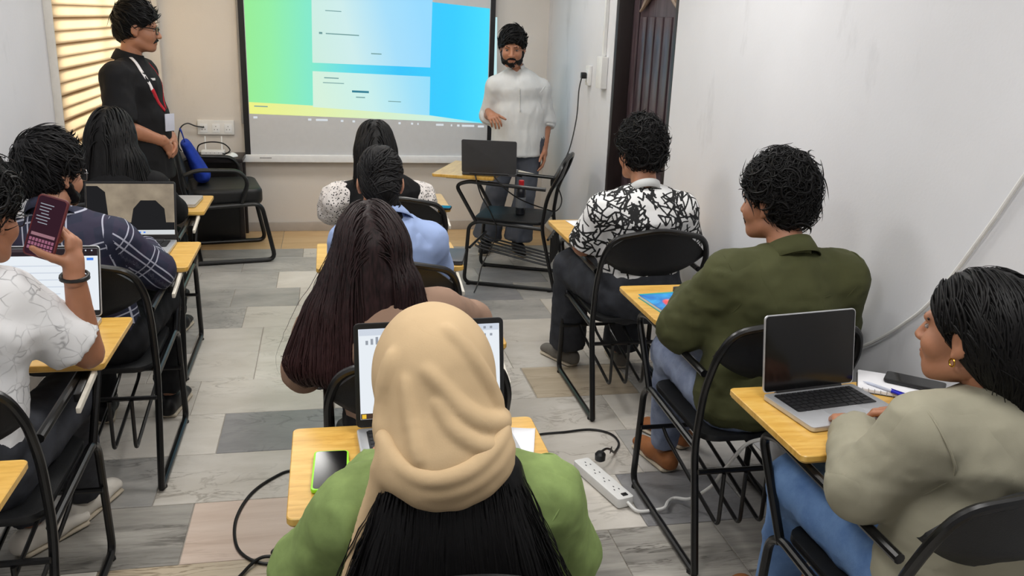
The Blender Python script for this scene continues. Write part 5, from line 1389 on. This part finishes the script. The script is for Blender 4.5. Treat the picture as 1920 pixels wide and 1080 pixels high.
# person with black hair at the far left front
p = seated('person with black hair and black top at the left board nearest the blind', -.928, 4.09, (-.985, 4.43, 1.105), (-.975, 4.34, .985), SK3, hpitch=8, hyaw=-10, fem=True, sw=.165,
           elbow=[(-1.2, 4.42, .76), (-.74, 4.42, .76)], wrist=[(-1.05, 4.64, .785), (-.84, 4.64, .785)], waist=(.135, .10), chest=(.155, .11))
p.body(); p.face()
p.shirt(C_BLACK, .016, ('long', .9), .48, amp=.004); p.trousers(C_BLKTR); p.shoes(C_SHOEB)
p.long_hair(H_BLACK, [(EC((-.985, 4.37, 1.10), (-.975, 4.26, .80), (1, 0, 0), (.105, .09), (.15, .06)), .04), (EC((-.90, 4.33, 1.0), (-.86, 4.30, .86), (1, 0, 0), (.06, .06), (.07, .05)), .04)], n=600, seed=14, length=.5, w=.005, strays=16)

# person in navy plaid
p = seated('bearded person with glasses in a navy plaid shirt at the left laptop', -.863, 3.06, (-.965, 3.37, 1.118), (-.955, 3.28, .99), SK3, hyaw=-38, hpitch=6, sw=.195,
           elbow=[(-1.17, 3.36, .76), (-.645, 3.37, .755)], wrist=[(-1.0, 3.62, .785), (-.74, 3.62, .785)], waist=(.15, .11), chest=(.165, .112), arm=1.08,
           knee=[(-.98, 3.66, .545), (-.70, 3.68, .545)], ankle=[(-.96, 3.72, .095), (-.70, 3.75, .095)])
p.body(); p.face(); p.beard(H_BLACK, True, .003)
sh_ = p.shirt(C_PLAID, .020, ('long', .85), .40, amp=.004, colorfn=plaid_uv(p), res=.009); p.collar(C_PLAID, .032); p.trousers(C_BLKTR, g=.016); p.shoes(C_SHOEB)
p.short_hair(H_SOFT, 'straight', 1560, 21, .07, 0.0165, p.hair_cap(top=.03, side=.014, back=.018), .0033, comb=(.2, .5, .1), frizz=.9)
p.glasses(M_wire, .0014, .052, .042)

# person holding up a phone
p = seated('person in a white line-print shirt holding up a phone at the left laptop', -.948, 2.06, (-.868, 2.38, 1.185), (-.905, 2.31, 1.055), SK1, hyaw=-25, hpitch=14, sw=.185,
           sh=[(-1.08, 2.30, .965), (-.805, 2.32, .985)], elbow=[(-1.17, 2.40, .80), (-.655, 2.42, .792)], wrist=[(-1.0, 2.66, .79), (-.655, 2.375, 1.035)], waist=(.14, .105), chest=(.155, .11), pelvis=(-.965, 2.26, .545), arm=1.0,
           knee=[(-1.04, 2.68, .545), (-.80, 2.70, .545)], ankle=[(-.96, 2.74, .095), (-.855, 2.92, .085)], toe=[(.6, .8, 0), (.35, 1, 0)],
           hands=[None, dict(d=(.02, .30, .95), n=(-1, .12, .0), curl=(42, 48, 50, 50), thumb=(.30, .95, .75), tc=8, spread=.05)])
p.body(); p.face()
p.shirt(C_LINES, .018, ('short', .84), .44, amp=.005, flare=.018); p.collar(C_LINES, .03); p.trousers(C_DKJEAN, g=.018); p.shoes(C_SHOEW)
p.short_hair(H_BLACK, 'curly', 1560, 31, .06, 0.0135, p.hair_cap(top=.026, side=.014, back=.018), .0033)
p.glasses(M_lens_frame, .0014, .05, .038)
b0 = p.wr[1]; dv = unit(p.wr[1]-p.el[1]); xx = unit(np.cross(dv, V(0, 1, 0))); yy = np.cross(dv, xx)
MB().tube([b0-dv*.012-p.org+(xx*math.cos(t)+yy*math.sin(t))*.0335 for t in np.linspace(0, 2*math.pi, 17)[:-1]], .0045, 8, closed=True).build('wristband', M_blackcable, p.root)
MB().tube([b0-dv*.020-p.org+(xx*math.cos(t)+yy*math.sin(t))*.0345+dv*.006*math.sin(t) for t in np.linspace(0, 2*math.pi, 17)[:-1]], .003, 8, closed=True).build('wristband', M_blackcable, p.root)
HAND_R = p.wr[1]
# the raised phone: long axis up and slightly right, screen towards its owner
pc = V(-.703, 2.366, 1.155)
zl = unit(V(-.15, -.96, .26)); yl = unit(V(.30, .20, .93)); yl = unit(yl-zl*yl.dot(zl)); xl = np.cross(yl, zl)
Rp = np.stack([xl, yl, zl], 1)
E_ph = emit('lit_phone_screen', rgb(52, 30, 40), 1.0)
ph = phone(tuple(pc), Rp, .078, .160, plain('red_brown_phone_case', rgb(96, 34, 38), .4), E_ph, 'lit phone in a dark red case held up in a raised hand')
for k in range(7): MB().box((-.010-.002*(k % 3), .056-.008*k, .0101), (.034-.005*((k*5) % 4), .0022, .0003)).build('text_line', E_grey, ph)
MB().box((0, -.022, .0101), (.06, .008, .0003)).build('icon_row', emit('lit_icon_row', rgb(150, 110, 120), 1), ph)
for r_ in range(3):
    for k in range(8): MB().box((-.028+.008*k, -.036-.011*r_, .0101), (.006, .008, .0003)).build('key', emit('lit_phone_key', rgb(150, 96, 118), 1) if r_ == 0 and k == 0 else MATS['lit_phone_key'], ph)

# person in scribble shirt
p = seated('curly haired person in a black and white scribble print shirt beside the door', 1.36, 3.43, (1.345, 3.69, 1.165), (1.345, 3.60, 1.02), SK1, hyaw=12, hpitch=4, sw=.178,
           elbow=[(1.105, 3.68, .745), (1.60, 3.68, .745)], wrist=[(1.24, 3.93, .785), (1.47, 3.93, .785)], waist=(.155, .11), chest=(.165, .11), hips=(.17, .125), arm=1.05,
           knee=[(1.165, 4.03, .545), (1.47, 4.03, .545)], ankle=[(1.19, 4.13, .085), (1.46, 4.08, .085)], toe=[(-.42, .9, 0), (.1, 1, 0)])
p.body(); p.face()
p.shirt(C_SCRIB, .018, ('short', .96), .43, amp=.003, res=.0048, flare=.012, colorfn=scribble_fn(), k=.05); p.collar(C_WHITE, .016, lay=False); p.trousers(C_DKJEAN, g=.03, flare=.02); p.shoes(C_SHOEG, M_sole, 1.0, 'clog')
p.short_hair(H_BLACK, 'curly', 1860, 41, .06, 0.0150, p.hair_cap(top=.032, side=.016, back=.024, nape=-.095), .0033)

# person in olive overshirt
p = seated('person in an olive green overshirt looking towards the screen on the right', 1.36, 2.27, (1.395, 2.545, 1.175), (1.415, 2.455, 1.025), SK1, hyaw=34, hpitch=4, sw=.205, tyaw=6,
           sh=[(1.225, 2.46, .945), (1.60, 2.45, .945)], elbow=[(1.125, 2.56, .755), (1.655, 2.52, .755)], wrist=[(1.26, 2.78, .79), (1.50, 2.76, .79)], waist=(.165, .115), chest=(.175, .115), hips=(.175, .12), arm=1.1,
           knee=[(1.235, 2.87, .545), (1.46, 2.87, .545)], ankle=[(1.29, 3.00, .085), (1.42, 3.18, .085)], toe=[(-.2, 1, 0), (-.5, 1, 0)])
p.body(); p.face(); p.beard(H_BLACK, False)
p.shirt(C_OLIVE, .030, ('long', .95), .47, amp=.006, name='overshirt', f=(11, 11, 14)); p.collar(C_OLIVE, .040, .064); p.armhole(0, C_OLIVE); p.armhole(1, C_OLIVE); p.seam([(1.27, 2.33, .93), (1.35, 2.3, .925), (1.45, 2.3, .925), (1.56, 2.33, .93)], C_OLIVE); p.trousers(C_JEAN1, g=.012); p.shoes(C_TAN, M_sole, 1.0, 'sandal')
p.short_hair(H_BLACK, 'curly', 1920, 51, .07, 0.0165, p.hair_cap(top=.034, side=.016, back=.022), .0033)

# person in sage grey
p = seated('person in a sage grey sweater with gold earring behind the silver laptop', 1.36, 1.28, (1.325, 1.515, 1.105), (1.395, 1.455, .985), SK1, hyaw=28, hpitch=0, fem=True, sw=.18, tyaw=4,
           sh=[(1.205, 1.46, .905), (1.57, 1.45, .90)], elbow=[(1.125, 1.52, .755), (1.62, 1.50, .735)], wrist=[(1.235, 1.735, .775), (1.43, 1.74, .785)], waist=(.16, .115), chest=(.16, .11), hips=(.17, .12), arm=1.12,
           knee=[(1.215, 1.90, .545), (1.47, 1.90, .545)], ankle=[(1.26, 2.02, .085), (1.43, 2.04, .085)], toe=[(-.1, 1, 0), (.1, 1, 0)])
p.body(); p.face()
p.shirt(C_SAGE, .024, ('long', .97), .45, amp=.005, name='sweater', f=(12, 12, 12), flare=.004); p.armhole(0, C_SAGE, .003); p.trousers(C_JEAN2, g=.016); p.shoes(C_TAN, M_sole, 1.0, 'sandal')
p.long_hair(H_BLACK, [(EL(p.L(.0, -.075, .02), (.088, .085, .10), p.HR), .03), (EC(p.L(.01, -.10, -.02), (1.53, 1.35, .86), (1, 0, 0), (.07, .06), (.08, .05)), .04)], n=1000, seed=61, length=.5, w=.0036, back=1.2, strays=40)
er = p.L(-.083, .0, -.048)-p.org
MB().tube([er+V(0, .008*math.cos(t), .008*math.sin(t)) for t in np.linspace(0, 2*math.pi, 13)[:-1]], .0018, 6, closed=True).build('earring', plain('gold', rgb(212, 160, 60), .25, .1, metal=1), p.root)
nk = unit(p.hc-p.neck); MB().tube([p.neck+nk*.02+V(.064*math.cos(t), .064*math.sin(t), -.012*math.sin(t))-p.org for t in np.linspace(0, 2*math.pi, 25)[:-1]], .0016, 6, closed=True).build('neck_chain', MATS['gold'], p.root)

# standing: black polo
x, y = -1.035, 5.30
p = Person('standing person in a black polo with red lanyard beside the blind', (x-.0, y, 0), (x+.035, y, 1.585), hyaw=-86, hpitch=5, neck=(x-.02, y, 1.425), pelvis=(x+.0, y, .90), tyaw=-80, sw=.20, skin=SK1,
           sh=[(x+.0, y+.19, 1.335), (x-.06, y-.185, 1.335)], elbow=[(x-.01, y+.25, 1.075), (x-.045, y-.25, 1.085)], wrist=[(x+.165, y+.02, .985), (x+.145, y-.115, .985)],
           knee=[(x+.02, y+.10, .48), (x+.02, y-.10, .48)], ankle=[(x-.01, y+.11, .085), (x-.01, y-.11, .085)], toe=[(1, .15, 0), (1, -.15, 0)],
           hips=(.165, .115), waist=(.155, .115), chest=(.165, .12), arm=1.15, belly=.025,
           hands=[dict(d=(.25, -.6, -.75), n=(-.9, -.3, -.1), curl=(35, 38, 40, 42)), dict(d=(.30, .6, -.75), n=(-.9, .3, -.1), curl=(35, 38, 40, 42))])
p.body(); p.face(); p.beard(H_BLACK, False); p.glasses(M_lens_frame, .0026, .05, .036)
p.shirt(C_POLO, .018, ('short', .92), .77, amp=.005, name='polo_shirt', flare=.02, extra=[(EC(p.wa, (x+.02, y, .76), p.tx, (.175, .135), (.19, .15)), .04)]); p.collar(C_POLO, .035); p.trousers(cloth('pale_grey_denim', rgb(150, 152, 160)), g=.016); p.shoes(C_SHOEB)
p.short_hair(H_BLACK, 'straight', 1560, 71, .06, 0.0120, p.hair_cap(top=.028, side=.010, back=.014, fz=.07), .0033, comb=(.1, .9, .2), frizz=.5)
M_red = cloth('red_white_lanyard', rgb(176, 36, 48)); M_lw = cloth('white_lanyard', rgb(226, 222, 222))
front = lambda z_, o: np.array((x+o, y, z_))
def strap(pts, wd, mat, nm, off=.004):
    pts = p.on_shirt(spline(pts, 6), off); d_, gg = p.ss.grad(pts); T_ = np.gradient(pts, axis=0); vs = []
    for q, g_, t_ in zip(pts, gg, T_): s_ = unit(np.cross(g_, t_)); vs += [q-p.org-s_*wd/2, q-p.org+s_*wd/2]
    o = MB().add(vs, [(2*i, 2*i+1, 2*i+3, 2*i+2) for i in range(len(pts)-1)]).build(nm, mat, p.root); md = o.modifiers.new('thickness', 'SOLIDIFY'); md.thickness = .003; return o
strap([(-1.035, y-.08, 1.435), (-.985, y-.12, 1.345), (-.935, y-.13, 1.27), (-.90, y-.10, 1.20)], .018, M_lw, 'lanyard')
strap([(-.935, y-.13, 1.27), (-.90, y-.10, 1.20), (-.885, y-.07, 1.15)], .022, M_red, 'lanyard', .006)
strap([(x+.0, y+.085, 1.43), (x+.09, y+.06, 1.37), (x+.13, y+.02, 1.26), (x+.15, y-.04, 1.16)], .018, M_red, 'lanyard')
cd = p.on_shirt([(-.868, y-.08, 1.09)], .006)[0]-p.org
MB().box(cd+V(.012, -.012, 0), (.005, .06, .095), rotz(-.75)@roty(.05)).build('id_card', plain('white_id_card', rgb(206, 210, 224), .4, .05), p.root, bevel=.001)
lg = p.on_shirt([(-.90, y-.12, 1.335)], .003)[0]-p.org
MB().box(lg, (.004, .034, .012), rotz(-.9)).build('chest_logo', M_trunk, p.root)

# standing: presenter in white
x, y = 1.36, 6.42
p = Person('standing bearded person in a white shirt and grey trousers beside the screen', (x, y, 0), (x-.055, y-.035, 1.515), hyaw=166, hpitch=10, hroll=0, neck=(x-.01, y+.01, 1.36), pelvis=(x+.03, y, .87), tyaw=180-8, sw=.19, skin=SK1, hsc=1.07,
           sh=[(x+.172, y+.01, 1.225), (x-.155, y+.01, 1.235)], elbow=[(x+.235, y+.03, 1.00), (x-.19, y+.08, 1.02)], wrist=[(x+.205, y-.06, .79), (x-.225, y-.12, 1.06)],
           knee=[(x+.08, y-.04, .47), (x-.13, y-.0, .47)], ankle=[(x+.04, y-.02, .085), (x-.19, y+.05, .085)], toe=[(.0, -1, 0), (-.3, -1, 0)],
           hips=(.16, .11), waist=(.155, .105), chest=(.155, .105), arm=1.05,
           hands=[dict(d=(.0, -.25, -1), n=(-1, .2, 0), curl=(18, 20, 22, 25)), dict(d=(.25, -.9, -.35), n=(.3, .1, -.9), curl=(30, 32, 34, 36))])
p.body(); p.face(); p.beard(H_BLACK, True)
p.shirt(C_WHITE, .020, ('long', .15), .745, amp=.0035, flare=.006, f=(20, 20, 5), extra=[(EC(p.wa, (x+.01, y, .73), p.tx, (.17, .125), (.20, .15)), .04)], subs=[(RC(p.neck+V(-.012, -.075, .03), p.neck+V(-.012, -.125, -.085), .040, .008), .006)]); p.collar(C_WHITE, .030, .060, lay=False, gap=62, rise=.014); p.armhole(0, C_WHITE); p.trousers(C_GREYTR, g=.014, flare=.055); p.shoes(C_SHOEB)
for i in (0, 1):
    e = p.el[i]; d_ = unit(p.wr[i]-e); sd = Solid().u(RC(e+d_*.02, e+d_*.055, .066, .064, f0=True, f1=True), .01); solid_obj('rolled_cuff', sd, .006, C_WHITE, p.root, p.org, .002)
pk_ = p.on_shirt(spline([(x-.022, y-.2, 1.26), (x-.018, y-.2, 1.18), (x-.012, y-.2, 1.08)], 6), .003)
MB().tube([q-p.org for q in pk_], .011, 8, squash=.3).build('button_placket', C_WHITE, p.root)
for q in pk_[2::4]: MB().tube([q-p.org+V(0, -.002, 0), q-p.org+V(0, -.006, 0)], .005, 8).build('button', M_trunk, p.root)
p.short_hair(H_BLACK, 'straight', 1680, 81, .06, 0.008, p.hair_cap(top=.018, side=.013, back=.014, front=.094, fz=.052, nape=-.06), .0045, comb=(.3, .9, -.15), frizz=.9, loose=.018)

# ------------------------------------------------------------------ blue bag on the visitor chair
B0 = np.array((-.95, 6.45, 0)); RB = rotz(math.radians(-80)); LB = lambda *q: B0+RB@V(*q)
bgr = tag(empty('blue_bag', LB(0, .06, .522)), 'royal blue fabric bag leaning on the back of the black armchair', 'bag')
C_BAG = cloth('royal_blue_fabric', rgb(30, 58, 158)); bo = LB(0, .06, .522)
sd = Solid().u(EC(LB(0, .075, .585), LB(0, -.02, .80), RB@V(1, 0, 0), (.125, .055), (.12, .03)), .03)
solid_obj('bag_body', sd, .009, C_BAG, bgr, bo, .006)
MB().tube([q-bo for q in spline([LB(-.08, -.025, .82), LB(-.07, -.04, .88), LB(0, -.05, .90), LB(.07, -.04, .88), LB(.08, -.025, .82)], 6)], .009, 8, squash=.4).build('handle', C_BAG, bgr)
